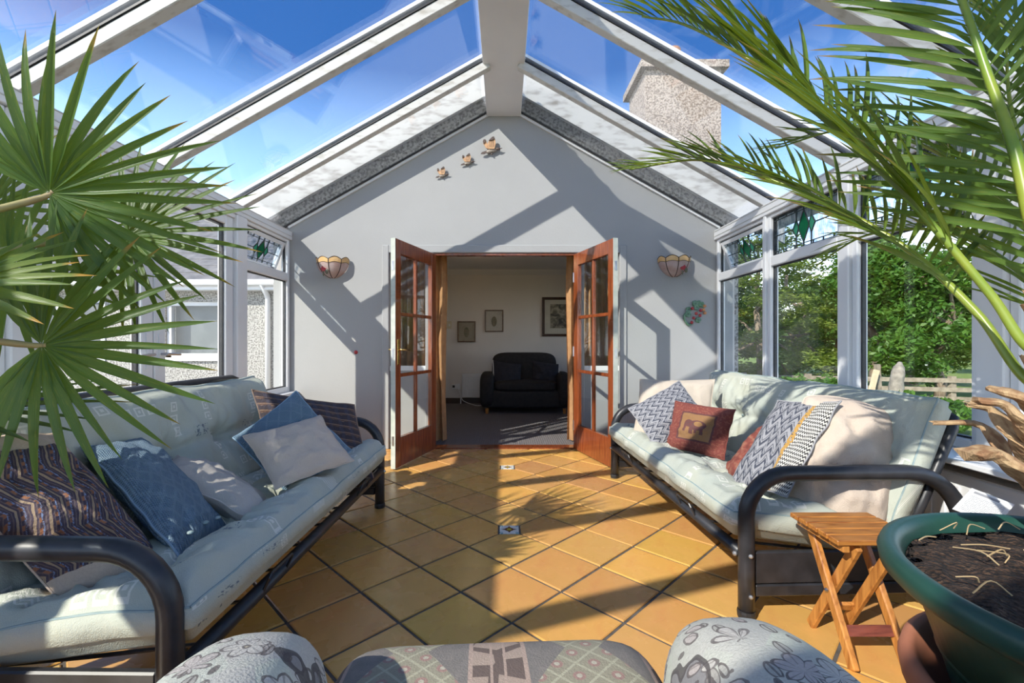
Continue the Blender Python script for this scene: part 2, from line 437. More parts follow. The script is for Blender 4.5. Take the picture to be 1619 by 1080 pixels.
# ---- dwarf walls
wr = MB().box(XR, XR + .22, YF, YB - .002, -.1, .565).build('wall_right', M_WALL); tag(wr, 'low white wall under the right windows', None, None, 'structure')
MB().box(XR - .24, XR + .03, YF, YB - .004, .565, .592).build('window_board', M_UPVC, wr, bevel=.005, label='deep white window board')
wl = MB().box(XL - .22, XL, 3.80, YB - .002, -.1, .565).build('wall_left', M_WALL); tag(wl, 'low white wall under the left corner window', None, None, 'structure')
MB().box(XL - .22, XL, YF, 2.02, -.1, .565).build('dwarf_wall', M_WALL, wl)
MB().box(XL - .03, XL + .10, 3.83, YB - .004, .565, .592).build('window_board', M_UPVC, wl, bevel=.005)
MB().box(XL - .03, XL + .10, YF, 2.00, .565, .592).build('window_board', M_UPVC, wl, bevel=.005)

# ---- side windows
ZS, ZT0, ZT1, ZH = .592, 1.712, 1.792, 2.135
M_LEAD = noisy('lead_came', (0.02, 0.035, 0.035), (0.04, 0.05, 0.05), 20, 0.5)
M_GREEN = Mat('green_stained_glass', (0.01, 0.20, 0.09), 0.1); M_GREEN.translucent((0.02, 0.32, 0.14), 0.55); M_GREEN = M_GREEN.m
M_PALEGREEN = Mat('pale_green_stained_glass', (0.10, 0.42, 0.28), 0.1); M_PALEGREEN.translucent((0.12, 0.55, 0.36), 0.6); M_PALEGREEN = M_PALEGREEN.m
def streaky():
    m = bpy.data.materials.new('streaky_leaded_glass'); m.use_nodes = True; nt = m.node_tree; nt.nodes.clear()
    out = nt.nodes.new('ShaderNodeOutputMaterial'); t = nt.nodes.new('ShaderNodeBsdfTransparent'); g = nt.nodes.new('ShaderNodeBsdfGlossy'); mx = nt.nodes.new('ShaderNodeMixShader')
    tc = nt.nodes.new('ShaderNodeTexCoord'); mp = nt.nodes.new('ShaderNodeMapping'); mp.inputs['Scale'].default_value = (1, 34, 7); nz = nt.nodes.new('ShaderNodeTexNoise'); nz.inputs['Scale'].default_value = 1.0; nz.inputs['Distortion'].default_value = 2.5
    rp = nt.nodes.new('ShaderNodeValToRGB'); e = rp.color_ramp.elements
    e[0].position = .36; e[0].color = (.42, .52, .62, 1); e[1].position = .55; e[1].color = (.95, .98, 1, 1)
    nt.links.new(tc.outputs['Object'], mp.inputs[0]); nt.links.new(mp.outputs[0], nz.inputs['Vector']); nt.links.new(nz.outputs[0], rp.inputs[0]); nt.links.new(rp.outputs[0], t.inputs[0])
    b = nt.nodes.new('ShaderNodeBump'); b.inputs['Strength'].default_value = .4; nt.links.new(nz.outputs[0], b.inputs['Height']); nt.links.new(b.outputs[0], g.inputs['Normal']); g.inputs['Roughness'].default_value = .08
    mx.inputs[0].default_value = .10; nt.links.new(t.outputs[0], mx.inputs[1]); nt.links.new(g.outputs[0], mx.inputs[2]); nt.links.new(mx.outputs[0], out.inputs[0]); return m
M_STREAK = streaky()
def frame_rect(y0, y1, z0, z1, x0, x1, w):
    b = MB(); b.box(x0, x1, y0, y0 + w, z0, z1); b.box(x0, x1, y1 - w, y1, z0, z1); b.box(x0, x1, y0 + w, y1 - w, z0, z0 + w); b.box(x0, x1, y0 + w, y1 - w, z1 - w, z1); return b
def leaded(y0, y1, z0, z1, xc, parent, M=None, sx=1):
    """streaky glass with a green diamond and lead lines, as sub-parts of a light"""
    def put(mb, nm, mat):
        if M is not None: mb.v = [tuple(M @ Vector(p)) for p in mb.v]
        return mb.build(nm, mat, parent)
    put(MB().box(xc - .005, xc + .005, y0, y1, z0, z1), 'leaded_glass', M_STREAK)
    ym, zm = (y0 + y1) / 2, (z0 + z1) / 2; xl = xc - sx * .009
    L = MB()
    def ln(a, b, w=.007): L.bar((xl, *a), (xl, *b), w, .008, (1, 0, 0))
    dh, dw = (z1 - z0) * .40, .062
    ln((y0, zm), (ym - dw * 2.0, zm)); ln((ym + dw * 2.0, zm), (y1, zm))
    dia = [(ym - dw, zm), (ym, zm + dh), (ym + dw, zm), (ym, zm - dh)]
    for k in range(4): ln(dia[k], dia[(k + 1) % 4], .006)
    for s in (-1, 1):
        sm = [(ym + s * dw * .9, zm), (ym + s * dw * 1.35, zm + dh * .55), (ym + s * dw * 2.0, zm + .0), (ym + s * dw * 1.35, zm - dh * .55)]
        for k in range(4): ln(sm[k], sm[(k + 1) % 4], .005)
        ln((ym + s * dw * 1.35, zm + dh * .55), (ym + s * dw * 1.35, z1)); ln((ym + s * dw * 1.35, zm - dh * .55), (ym + s * dw * 1.35, z0))
        put(MB().prism([(xc - sx * .0065, *p) for p in (sm[0], sm[1], sm[2])], (-sx * .002, 0, 0)), 'stained_piece', M_PALEGREEN)
        put(MB().prism([(xc - sx * .0065, *p) for p in (sm[2], sm[3], sm[0])], (-sx * .002, 0, 0)), 'stained_piece', M_PALEGREEN)
    ln((ym, zm + dh), (ym, z1)); ln((ym, zm - dh), (ym, z0))
    for zz in (z0 + .022, z1 - .022): ln((y0, zz), (y1, zz), .005)
    for k in range(7):
        yy = y0 + (y1 - y0) * (k + .5) / 7; ln((yy, z0), (yy, z0 + .022), .005); ln((yy, z1), (yy, z1 - .022), .005)
    put(L, 'lead_came', M_LEAD)
    put(MB().prism([(xc - sx * .0065, *p) for p in dia], (-sx * .002, 0, 0)), 'stained_diamond', M_GREEN)
def side_window(name, sx, y0, y1, label, opened=False, transom=True, zs=ZS):
    """one bay between posts; opened = its top light tilts outwards"""
    xw = XR if sx > 0 else XL
    xa, xb = sorted((xw - sx * .012, xw + sx * .058)); xc = xw + sx * .025
    w = root(name, (xw, (y0 + y1) / 2, zs), label, None, None, 'structure')
    fr = MB(); jw = .042
    fr.box(xa, xb, y0, y0 + jw, zs, ZH); fr.box(xa, xb, y1 - jw, y1, zs, ZH)
    fr.box(xa, xb, y0 + jw, y1 - jw, zs, zs + .05); fr.box(xa, xb, y0 + jw, y1 - jw, ZH - .03, ZH)
    if transom: fr.box(xa, xb, y0 + jw, y1 - jw, ZT0, ZT1)
    fr.build('window_frame', M_UPVC, w, bevel=.006)
    top = ZT0 if transom else ZH - .03
    gk = frame_rect(y0 + jw, y1 - jw, zs + .05, top, xc - .012, xc + .012, .010).build('gasket', M_GASKET, w)
    MB().box(xc - .009, xc + .009, y0 + jw + .006, y1 - jw - .006, zs + .056, top - .006).build('pane', M_GLASS, w)
    if not transom: return w
    ly0, ly1, lz0, lz1 = y0 + jw, y1 - jw, ZT1, ZH - .03
    if opened:
        hinge = Vector((xc, 0, lz1)); ang = math.radians(20)
        M = Matrix.Translation(hinge) @ Matrix.Rotation(-sx * ang, 4, 'Y') @ Matrix.Translation(-hinge)
        f = frame_rect(ly0 + .006, ly1 - .006, lz0 + .006, lz1 - .004, xc - .022, xc + .022, .036)
        f.v = [tuple(M @ Vector(p)) for p in f.v]
        fo = f.build('top_light', M_UPVC, w, bevel=.004, label='white framed leaded top light tilted open')
        leaded(ly0 + .044, ly1 - .044, lz0 + .044, lz1 - .04, xc, fo, M, sx)
        st = MB(); ym = (ly0 + ly1) / 2
        st.tube([(xw - sx * .02, ym, lz0 + .012), (xw - sx * .05, ym, lz0 - .006), (xw - sx * .05, ym - .05, lz0 - .008)], .006, 6); st.build('stay', M_STEEL, fo)
        fe = frame_rect(ly0, ly1, lz0, lz1, xc - .010, xc + .010, .008).build('gasket', M_GASKET, w)
    else:
        fo = frame_rect(ly0, ly1, lz0, lz1, xc - .014, xc + .014, .010).build('top_light', M_GASKET, w, label='fixed leaded top light with green diamond')
        leaded(ly0 + .01, ly1 - .01, lz0 + .01, lz1 - .01, xc, fo, None, sx)
    return w
def post(nm, sx, y0, y1, zs=ZS):
    xw = XR if sx > 0 else XL
    xa, xb = sorted((xw - sx * .035, xw + sx * .09))
    b = MB().box(xa, xb, y0, y1, zs, ZH)
    return b
trim_posts = root('trim_3', (XR, 2.9, ZS), 'white posts between the right windows', None, None, 'structure')
for (y0, y1) in ((2.84, 2.925), (1.955, 2.075), (1.03, 1.12), (0.1, .19), (-.85, -.76)):
    post('post', 1, y0, y1).build('post', M_UPVC, trim_posts, bevel=.006)
side_window('window_1', 1, 3.785, YB - .01, 'corner window on the right with its leaded top light tilted open', True)
side_window('window_2', 1, 2.925, 3.75, 'second window on the right with a green diamond in its top light')
side_window('window_3', 1, 2.075, 2.84, 'third window on the right behind the date palm')
side_window('window_4', 1, 1.12, 1.955, 'window on the right beside the green planter')
side_window('window_5', 1, .19, 1.03, 'window on the right level with the armchair')
side_window('window_6', 1, -.76, .10, 'window on the right behind the armchair')
side_window('window_13', 1, YF + .01, -.85, 'last window on the right behind the armchair')
MB().box(XR - .03, XR + .07, 3.75, 3.785, ZS, ZH).build('post', M_UPVC, trim_posts, bevel=.004)
# left side: corner window, posts, a glazed door pair, windows behind
side_window('window_7', -1, 3.845, YB - .01, 'left corner window with its leaded top light tilted open', True)
tl = root('trim_4', (XL, 3.7, 0), 'white posts between the left windows and doors', None, None, 'structure')
for (y0, y1, zs) in ((3.70, 3.845, 0), (2.0, 2.09, 0), (1.08, 1.17, ZS), (.15, .24, ZS), (-.8, -.71, ZS)):
    post('post', -1, y0, y1, zs).build('post', M_UPVC, tl, bevel=.006)
side_window('window_8', -1, 1.17, 2.0, 'left window beside the fan palm')
side_window('window_9', -1, .24, 1.08, 'left window level with the armchair')
side_window('window_10', -1, -.71, .15, 'left window behind the armchair')
side_window('window_14', -1, YF + .01, -.8, 'last left window behind the armchair')
def patio_door(name, y0, y1, label, lock_side):
    w = root(name, (XL, (y0 + y1) / 2, 0), label, None, None, 'structure')
    xa, xb = XL - .065, XL + .005; st = .095
    b = MB(); b.box(xa, xb, y0, y0 + st, .03, 2.10); b.box(xa, xb, y1 - st, y1, .03, 2.10); b.box(xa, xb, y0 + st, y1 - st, .03, .22); b.box(xa, xb, y0 + st, y1 - st, 2.03, 2.10)
    b.build('door_frame', M_UPVC, w, bevel=.006)
    frame_rect(y0 + st, y1 - st, .22, 2.03, XL - .045, XL - .015, .012).build('gasket', M_GASKET, w)
    MB().box(XL - .038, XL - .020, y0 + st + .008, y1 - st - .008, .228, 2.022).build('pane', M_GLASS, w)
    yl = y0 + st * .5 if lock_side < 0 else y1 - st * .5
    h = MB().box(XL + .004, XL + .012, yl - .016, yl + .016, .93, 1.15); ho = h.build('lock_plate', M_UPVC, w)
    k = MB().tube([(XL + .01, yl, 1.02), (XL + .05, yl, 1.02), (XL + .055, yl + .11 * -lock_side, 1.015)], .009, 8); k.build('lever', M_STEEL, ho)
patio_door('door_3', 2.86, 3.69, 'white glazed garden door on the left behind the futon', -1)
patio_door('door_4', 2.095, 2.85, 'white glazed garden door on the left beside the fan palm', 1)
tl2 = MB().box(XL - .09, XL + .02, 2.09, 3.70, 2.10, ZH); tl2.build('door_head', M_UPVC, tl, bevel=.004)
MB().box(XL - .09, XL + .03, 2.09, 3.70, -.01, .03).build('threshold', M_UPVC, tl, bevel=.004)
# glazed end behind the camera
wf = MB().box(XL - .2, XR + .2, YF - .22, YF, -.1, .565).build('wall_front', M_WALL); tag(wf, 'low white wall behind the armchair', None, None, 'structure')
for k in range(4):
    x0 = XL + k * (XR - XL) / 4; x1 = XL + (k + 1) * (XR - XL) / 4
    w = root('window_%d' % (15 + k), ((x0 + x1) / 2, YF, ZS), ['first', 'second', 'third', 'fourth'][k] + ' window of the glazed end behind the camera', None, None, 'structure')
    b = MB(); ya, yb = YF - .09, YF - .01
    zt0, zt1 = zroof(x0), zroof(x1)
    for xx in (x0, x1 - .07): b.box(xx, xx + .07, ya, yb, .565, zroof(xx + .035) - .02)
    b.box(x0, x1, ya, yb, .565, .64); b.box(x0, x1, ya, yb, 2.135, 2.21)
    b.build('window_frame', M_UPVC, w)
    MB().box(x0 + .07, x1 - .07, YF - .06, YF - .04, .64, 2.135).build('pane', M_GLASS, w)
    MB().prism([(x0 + .07, YF - .06, 2.21), (x1 - .07, YF - .06, 2.21), (x1 - .07, YF - .06, max(2.22, zt1 - .03)), (x0 + .07, YF - .06, max(2.22, zt0 - .03))], (0, .02, 0)).build('gable_pane', M_GLASS, w)

# ---- french door frame in the house wall, with sidelights
fr = root('trim_5', (0, YB + .1, 0), 'white frame of the french doors with glazed sidelights', None, None, 'structure')
b = MB()
DXL, DXR, DZ = -.735, .75, 2.005
ya, yb = YB - .02, YB + .10
b.box(OXL, OXL + .07, ya, yb, 0, OZ); b.box(OXR - .07, OXR, ya, yb, 0, OZ)
b.box(OXL + .07, OXR - .07, ya, yb, DZ, OZ)
b.box(DXL - .07, DXL, ya + .01, yb, 0, DZ); b.box(DXR, DXR + .07, ya + .01, yb, 0, DZ)
b.build('door_frame', M_WALL, fr, bevel=.006)
for x0, x1 in ((OXL + .07, DXL - .07), (DXR + .07, OXR - .07)):
    MB().box(x0, x1, YB + .02, YB + .07, .0, .80).build('side_panel', M_WALL, fr, bevel=.004)
    f = MB(); f.box(x0, x1, YB + .015, YB + .075, .80, .85); f.build('side_rail', M_UPVC, fr)
    MB().box(x0, x1, YB + .04, YB + .058, .85, DZ).build('sidelight_pane', M_GLASS, fr)
MB().box(DXL, DXR, YB + .0, YB + .09, DZ - .022, DZ - .001).build('head_lining', M_MAHOG, fr)
for x0, x1 in ((DXL, DXL + .018), (DXR - .018, DXR)): MB().box(x0 + .0005, x1 - .0005, YB + .02, YB + .09, 0.012, DZ - .023).build('jamb_lining', M_MAHOG, fr)
MB().box(DXL + .001, DXR - .001, YB - .0, YB + .14, -.006, .012).build('threshold', M_MAHOG, fr)
def french_leaf(name, hx, hy, ex, ey, label, handle):
    ang = math.atan2(ey - hy, ex - hx); Wd = math.hypot(ex - hx, ey - hy)
    w = root(name, (hx, hy, 0), label, None, None, 'structure', world=False, rz=ang)
    th = .022; zs = .012; H = 1.985; st = .095
    b = MB(); b.box(0, st, -th, th, zs, H); b.box(Wd - st, Wd - .004, -th, th, zs, H)
    b.box(st, Wd - st, -th, th, H - .125, H); b.box(st, Wd - st, -th, th, zs, .265)
    b.build('leaf_frame', M_MAHOG, w, bevel=.004)
    rows = [(.265, .79), (.82, 1.325), (1.355, H - .125)]; xm = Wd / 2
    mb = MB()
    for z in (.805, 1.34): mb.box(st, Wd - st, -.016, .016, z - .015, z + .015)
    mb.box(xm - .013, xm + .013, -.0155, .0155, .265, H - .125); mb.build('glazing_bar', M_MAHOG, w, bevel=.003)
    for z0, z1 in rows:
        for x0, x1 in ((st, xm - .013), (xm + .013, Wd - st)): MB().box(x0, x1, -.004, .004, z0, z1).build('pane', M_GLASS, w)
    MB().box(Wd - .004, Wd, -th, th, zs, H).build('leaf_edge', M_EDGE, w)
    for z in (.25, 1.0, 1.75):
        MB().tube([(0, -th, z - .05), (0, -th, z + .05)], .009, 8).build('hinge', M_STEEL, w)
        MB().box(Wd - .001, Wd + .003, -.01, .01, z - .04, z + .04).build('keep_plate', M_STEEL, w)
    if handle:
        for s in (-1, 1):
            pl = MB().box(Wd - .065, Wd - .030, s * th, s * (th + .006), .90, 1.12).build('handle_plate', M_BRASS, w, bevel=.002)
            MB().tube([(Wd - .048, s * th, 1.03), (Wd - .048, s * (th + .045), 1.03), (Wd - .06, s * (th + .052), 1.03), (Wd - .155, s * (th + .05), 1.025)], .008, 8).build('lever', M_BRASS, pl, smooth=True)
french_leaf('door_1', -.712, YB - .024, -.948, 3.885, 'left mahogany french door leaf with brass lever handle', True)
french_leaf('door_2', .727, YB - .024, .952, 3.885, 'right mahogany french door leaf standing open', False)

# ---- room beyond
Y2, ZC = 8.08, 2.37
def carpet():
    m = Mat('grey_ribbed_carpet', (0.16, 0.14, 0.14), 1.0)
    x, y, z = m.xyz('Object'); n = m.noise(140, 2); r = ((x + n * 0.004) * 42).tri() * (((y + n * 0.004) * 60).tri())
    m.color(m.mix(n, (0.10, 0.09, 0.095), (0.26, 0.235, 0.23))); m.bump(r + n, 0.8, 0.008); return m.m
f2 = MB().box(-2.30, 2.34, YB + .10, Y2, -.1, .004).build('floor_inner', carpet()); tag(f2, 'dark grey ribbed carpet of the room beyond', None, None, 'structure')
c2 = MB().box(-2.30, 2.34, YB + T, Y2, ZC, ZC + .08).build('ceiling_inner', M_CEIL); tag(c2, 'ceiling of the room beyond', None, None, 'structure')
w2 = MB().box(-2.30, 2.34, Y2, Y2 + .2, -.1, ZC + .1).build('wall_inner_back', M_INNER); tag(w2, 'pale far wall of the room beyond', None, None, 'structure')
b = MB(); b.prism([(-2.30, Y2, ZC), (-2.30, Y2 - .09, ZC), (-2.30, Y2, ZC - .09)], (4.64, 0, 0)); b.build('coving', M_CEIL, w2)
IW = (5.55, 7.55, .85, 2.15)                          # unseen window opening, added to let daylight brighten the room beyond
for nm, x0, x1, sd in (('wall_inner_left', -2.44, -2.30, -1), ('wall_inner_right', 2.34, 2.48, 1)):
    def pieces(xa, xb):
        m_ = MB()
        if sd < 0: return m_.box(xa, xb, YB + T, Y2 + .2, -.3, 2.45)
        m_.box(xa, xb, YB + T, IW[0], -.3, 2.45); m_.box(xa, xb, IW[1], Y2 + .2, -.3, 2.45); m_.box(xa, xb, IW[0], IW[1], -.3, IW[2]); return m_.box(xa, xb, IW[0], IW[1], IW[3], 2.45)
    q = pieces(x0, x1).build(nm, M_INNER); tag(q, ('left' if sd < 0 else 'right') + ' side wall of the room beyond, roughcast outside', None, None, 'structure')
    xs = sorted((x0 - .04 if sd < 0 else x1 + .001, x0 - .001 if sd < 0 else x1 + .04))
    pieces(*xs).build('roughcast_skin', M_ROUGHCAST, q)
iw = root('window_19', (2.4, 6.5, IW[2]), 'unseen window added in the right wall to brighten the room beyond', None, None, 'structure')
frame_rect(IW[0], IW[1], IW[2], IW[3], 2.37, 2.45, .06).build('window_frame', M_UPVC, iw)
MB().box(2.40, 2.415, IW[0] + .06, IW[1] - .06, IW[2] + .06, IW[3] - .06).build('pane', M_GLASS, iw)
bb = MB().box(-2.30, 2.34, Y2 - .018, Y2, .004, .10).build('baseboard_back', noisy('dark_skirting', (0.05, 0.03, 0.02), (0.07, 0.04, 0.03), 9, .4)); tag(bb, 'dark skirting board of the room beyond', None, None, 'structure')
# ================================================================== OUTSIDE
def grass_mat():
    m = Mat('lawn', (0.2, 0.3, 0.06), 0.95); n = m.noise(0.9, 5); f = m.noise(60, 3)
    c = m.ramp(n, [(0.3, (0.16, 0.27, 0.045)), (0.55, (0.27, 0.36, 0.07)), (0.75, (0.34, 0.36, 0.12))]); m.color(m.mix(f * 0.5, c, (0.08, 0.14, 0.02))); m.bump(f, 0.8, 0.05); return m.m
gm = MB(); NX, NY = 44, 40
def gz(x, y):
    z = -.18
    d = max(0, x - 5.0); z -= .10 * min(d, 3.5) / 3.5
    d2 = max(0, math.hypot(max(x, 0), y) - 26); z += d2 * .022
    return z
xs = [-30 + 110 * i / NX for i in range(NX + 1)]; ysg = [-30 + 110 * j / NY for j in range(NY + 1)]
gm.v = [(x, y, gz(x, y)) for y in ysg for x in xs]
gm.f = [(j * (NX + 1) + i, j * (NX + 1) + i + 1, (j + 1) * (NX + 1) + i + 1, (j + 1) * (NX + 1) + i) for j in range(NY) for i in range(NX)]
tag(gm.build('ground', grass_mat(), smooth=True), 'lawn and field around the conservatory', None, None, 'structure')
M_GRAVEL = noisy('grey_gravel', (0.36, 0.35, 0.33), (0.20, 0.19, 0.18), 60, 0.95, 0.8, 70)
tag(MB().box(2.55, 5.9, -8, 14, -.32, -.172).build('path_gravel', M_GRAVEL), 'grey gravel path beside the conservatory', None, None, 'structure')
M_PAVE = noisy('concrete_paving', (0.46, 0.44, 0.41), (0.36, 0.34, 0.32), 6, 0.9, 0.3, 40)
tag(MB().box(-9, -2.45, -8, 8.0, -.32, -.10).build('path_paving', M_PAVE), 'pale concrete yard on the left', None, None, 'structure')

# ---- low house wing on the left, facing the camera
YH = 8.0
hw = root('house_wing', (-6, YH, -.1), 'grey roughcast house wing with white windows and slate roof on the left', 'building')
wz0, wz1, wx0, wx1 = .82, 1.80, -5.95, -4.60
b = MB(); x0, x1, z1 = -13, -2.5, 2.14
b.box(x0, wx0, YH, YH + .25, -.3, z1); b.box(wx1, x1, YH, YH + .25, -.3, z1); b.box(wx0, wx1, YH, YH + .25, -.3, wz0); b.box(wx0, wx1, YH, YH + .25, wz1, z1)
b.build('wall', M_ROUGHCAST, hw)
wn = MB(); wn.box(wx0, wx1, YH + .04, YH + .12, wz0, wz0 + .07); wn.box(wx0, wx1, YH + .04, YH + .12, wz1 - .07, wz1)
for xx in (wx0, -5.02, wx1 - .07): wn.box(xx, xx + .075, YH + .04, YH + .12, wz0, wz1)
wn.box(-5.02, wx1, YH + .045, YH + .115, 1.33, 1.40)
wno = wn.build('window', M_UPVC, hw)
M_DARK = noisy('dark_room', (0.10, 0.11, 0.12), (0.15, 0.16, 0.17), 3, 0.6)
for xa, xb, za, zb in ((wx0 + .07, -5.02, wz0 + .07, wz1 - .07), (-4.95, wx1 - .07, wz0 + .07, 1.33), (-4.95, wx1 - .07, 1.40, wz1 - .07)):
    MB().box(xa, xb, YH + .07, YH + .085, za, zb).build('pane', M_GLASS, wno)
MB().box(wx0 - .05, wx1 + .05, YH - .05, YH + .04, wz0 - .06, wz0).build('window_sill', M_UPVC, hw)
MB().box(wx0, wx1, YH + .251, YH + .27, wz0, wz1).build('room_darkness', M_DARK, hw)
MB().box(x0, x1, YH - .22, YH + .02, 1.98, 2.0).build('soffit', M_UPVC, hw)
MB().box(x0, x1, YH - .24, YH - .22, 1.98, 2.13).build('fascia', M_UPVC, hw)
g = MB().tube([(x0, YH - .29, 2.10), (x1, YH - .29, 2.10)], .055, 10); g.build('gutter', M_UPVC, hw)
b = MB()
for k in range(16):
    za = 2.13 + k * .16; ya = YH - .30 + k * .24
    b.bar((x0, ya + .12, za + .09), (x1, ya + .12, za + .09), .30, .014, Vector((0, -.16, .26)))
b.build('slate_course', M_SLATE, hw, kind='stuff')
dp = MB().tube([(-4.12, YH - .29, 2.08), (-4.12, YH - .10, 1.92), (-4.12, YH - .06, 1.85), (-4.12, YH - .06, -.1)], .045, 10); dp.build('downpipe', M_UPVC, hw, smooth=True, label='white rainwater downpipe')
# second window further left
w3 = MB().box(-8.6, -7.0, YH - .02, YH + .02, .75, .82); w3.box(-8.6, -7.0, YH - .02, YH + .02, 1.78, 1.85)
for xx in (-8.6, -7.85, -7.07): w3.box(xx, xx + .07, YH - .02, YH + .02, .82, 1.78)
w3 = w3.build('window', M_UPVC, hw)
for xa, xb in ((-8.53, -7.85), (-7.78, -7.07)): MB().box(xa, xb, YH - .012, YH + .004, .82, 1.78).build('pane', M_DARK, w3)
# orange tub outside
ot = root('plant_tub', (-4.75, 5.75, -.10), 'orange plastic tub standing in the yard on the left', 'tub')
MB().lathe([(.10, 0), (.16, .46), (.18, .46), (.18, .52), (.14, .52), (.13, .40), (.02, .40)], (-4.75, 5.75, -.10), 20).build('tub', noisy('orange_plastic', (.75, .25, .03), (.6, .2, .03), 8, .4), ot, smooth=False)
MB().lathe([(.135, 0), (.1, .05), (.02, .07)], (-4.75, 5.75, .31), 14).build('soil', noisy('tub_soil', (.05, .03, .02), (.09, .06, .04), 30, 1), ot)

# ---- chimney stack behind the right slope
ch = root('chimney', (2.4, 6.7, 2.3), 'buff roughcast chimney stack above the house roof', 'chimney')
b = MB(); b.box(1.98, 3.05, 6.4, 7.2, 1.9, 4.92); b.build('stack', M_STACK, ch)
b = MB(); b.box(1.90, 3.13, 6.32, 7.28, 4.92, 5.02); b.build('cap_course', M_STACK, ch)
MB().lathe([(.11, 0), (.10, .35), (.13, .36), (.13, .42), (.09, .42)], (2.5, 6.8, 5.02), 16).build('chimney_pot', noisy('clay_pot', (.45, .2, .1), (.35, .16, .08), 9, .8), ch)

# ---- trees
M_BARK = noisy('bark', (0.16, 0.12, 0.085), (0.28, 0.22, 0.16), 14, 0.95, 0.7, 30, stretch=(3, 3, .6))
def leafmat(name, a, b, c):
    m = Mat(name, a, 0.5); n = m.noise(2.2, 4); f = m.noise(23, 2)
    col = m.mix(f, m.ramp(n, [(0.3, a), (0.5, b), (0.72, c)]), a); m.color(col); m.translucent(m.mix(0.5, col, (0.35, 0.5, 0.03)), 0.4); return m.m
M_LEAF1 = leafmat('dark_leaves', (0.06, 0.12, 0.03), (0.13, 0.22, 0.05), (0.24, 0.34, 0.07))
M_LEAF2 = leafmat('bright_leaves', (0.05, 0.14, 0.02), (0.11, 0.26, 0.035), (0.22, 0.37, 0.06))
M_LEAF3 = leafmat('yellow_green_leaves', (0.12, 0.18, 0.03), (0.25, 0.32, 0.05), (0.38, 0.43, 0.09))
def foliage_mesh(name, blobs, n, size, mat, flat=False, seed=1):
    rnd = random.Random(seed); v = []; f = []
    tot = sum(r[0] * r[1] * r[2] for _, r in blobs) ; 
    for c, r in blobs:
        k = int(n * (r[0] * r[1] * r[2]) / tot)
        for _ in range(k):
            d = Vector((rnd.gauss(0, 1), rnd.gauss(0, 1), rnd.gauss(0, 1))).normalized() * (rnd.random() ** 0.4)
            p = Vector(c) + Vector((d.x * r[0], d.y * r[1], d.z * r[2]))
            p += Vector(noise.noise_vector(p * 1.7)) * .25
            u = Vector((rnd.gauss(0, 1), rnd.gauss(0, 1), rnd.gauss(0, .25 if flat else .7))).normalized()
            w = u.cross(Vector((rnd.gauss(0, .5), rnd.gauss(0, .5), 1 if flat else rnd.gauss(0, 1)))).normalized()
            s = size * rnd.uniform(.6, 1.3); i = len(v)
            v += [tuple(p - u * s), tuple(p + w * s * .45), tuple(p + u * s), tuple(p - w * s * .45)]; f.append((i, i + 1, i + 2, i + 3))
    me = bpy.data.meshes.new(name); me.from_pydata(v, [], f); me.materials.append(mat); return me
def trunk_mesh(h, r, branches, seed):
    rnd = random.Random(seed); b = MB()
    pts = [Vector((rnd.uniform(-.1, .1) * k, rnd.uniform(-.1, .1) * k, h * k / 5)) for k in range(6)]
    b.tube(pts, [r * (1 - .13 * k) for k in range(6)], 8)
    for e in branches:
        e = Vector(e); a = pts[3] if e.z > h * .6 else pts[2]
        b.tube([a, a.lerp(e, .5) + Vector((0, 0, .12)), e], [r * .45, r * .3, r * .1], 6)
    return b.mesh('trunk', M_BARK, True)
def broad_blobs(h, w, seed, n=11):
    rnd = random.Random(seed); out = []
    for k in range(n):
        a = rnd.uniform(0, 2 * PI); q = rnd.uniform(.1, 1) ** .6; z = h * rnd.uniform(.16, .93); ww = w * math.sin(PI * min(.97, max(.12, (z / h))) ** .8)
        out.append(((math.cos(a) * q * ww * .75, math.sin(a) * q * ww * .75, z), (w * rnd.uniform(.34, .5), w * rnd.uniform(.34, .5), h * rnd.uniform(.09, .15))))
    return out
def layered_blobs(h, w, seed, n=12):
    rnd = random.Random(seed); out = []
    for k in range(n):
        a = k * 2.4; z = h * (.10 + .86 * k / n); ww = w * (1.05 - .6 * k / n)
        out.append(((math.cos(a) * ww * .6, math.sin(a) * ww * .6, z), (ww * .62, ww * .62, h * .035)))
    return out
KINDS = {}
def tree_kind(key, blobs, n, size, mat, h, r, flat, seed):
    KINDS[key] = (foliage_mesh('foliage', blobs, n, size, mat, flat, seed), trunk_mesh(h * .8, r, [c for c, _ in blobs[:9]], seed))
tree_kind('broad', broad_blobs(5.0, 1.9, 3), 17000, .085, M_LEAF2, 5.0, .16, False, 3)
tree_kind('dark', broad_blobs(5.0, 2.0, 8, 13), 17000, .08, M_LEAF1, 5.0, .17, False, 8)
tree_kind('cedar', layered_blobs(5.5, 2.1, 5, 14), 15000, .075, M_LEAF3, 5.5, .14, True, 5)
tree_kind('sparse', broad_blobs(6.5, 1.6, 12, 9), 6000, .07, M_LEAF1, 6.5, .12, False, 12)
tree_kind('bush', [((.0, 0, .45), (.6, .55, .42)), ((.45, .1, .35), (.45, .45, .34)), ((-.45, 0, .32), (.45, .4, .32))], 5000, .07, M_LEAF2, .8, .04, False, 4)
def tree(key, px, Y, s, label, name='tree', cat='tree', group='trees beyond the right windows', rz=0.0, sz=1.0):
    x = (px - VX) / F * Y; z = gz(x, Y) - .05
    t = root(name, (x, Y, z), label, cat, group, world=False, rz=rz); t.scale = (s, s, s * sz)
    o = mobj('foliage', KINDS[key][0], t); o['kind'] = 'stuff'
    mobj('trunk', KINDS[key][1], t)
    return t
G2 = 'shrubs along the fence'
tree('dark', 1150, 13.5, .88, 'dark leafy tree seen through the corner window', rz=1)
tree('cedar', 1205, 11.5, .80, 'layered yellow green tree left of the second right window', rz=.4)
tree('cedar', 1262, 14.0, .88, 'layered yellow green tree in the second right window', rz=2.4)
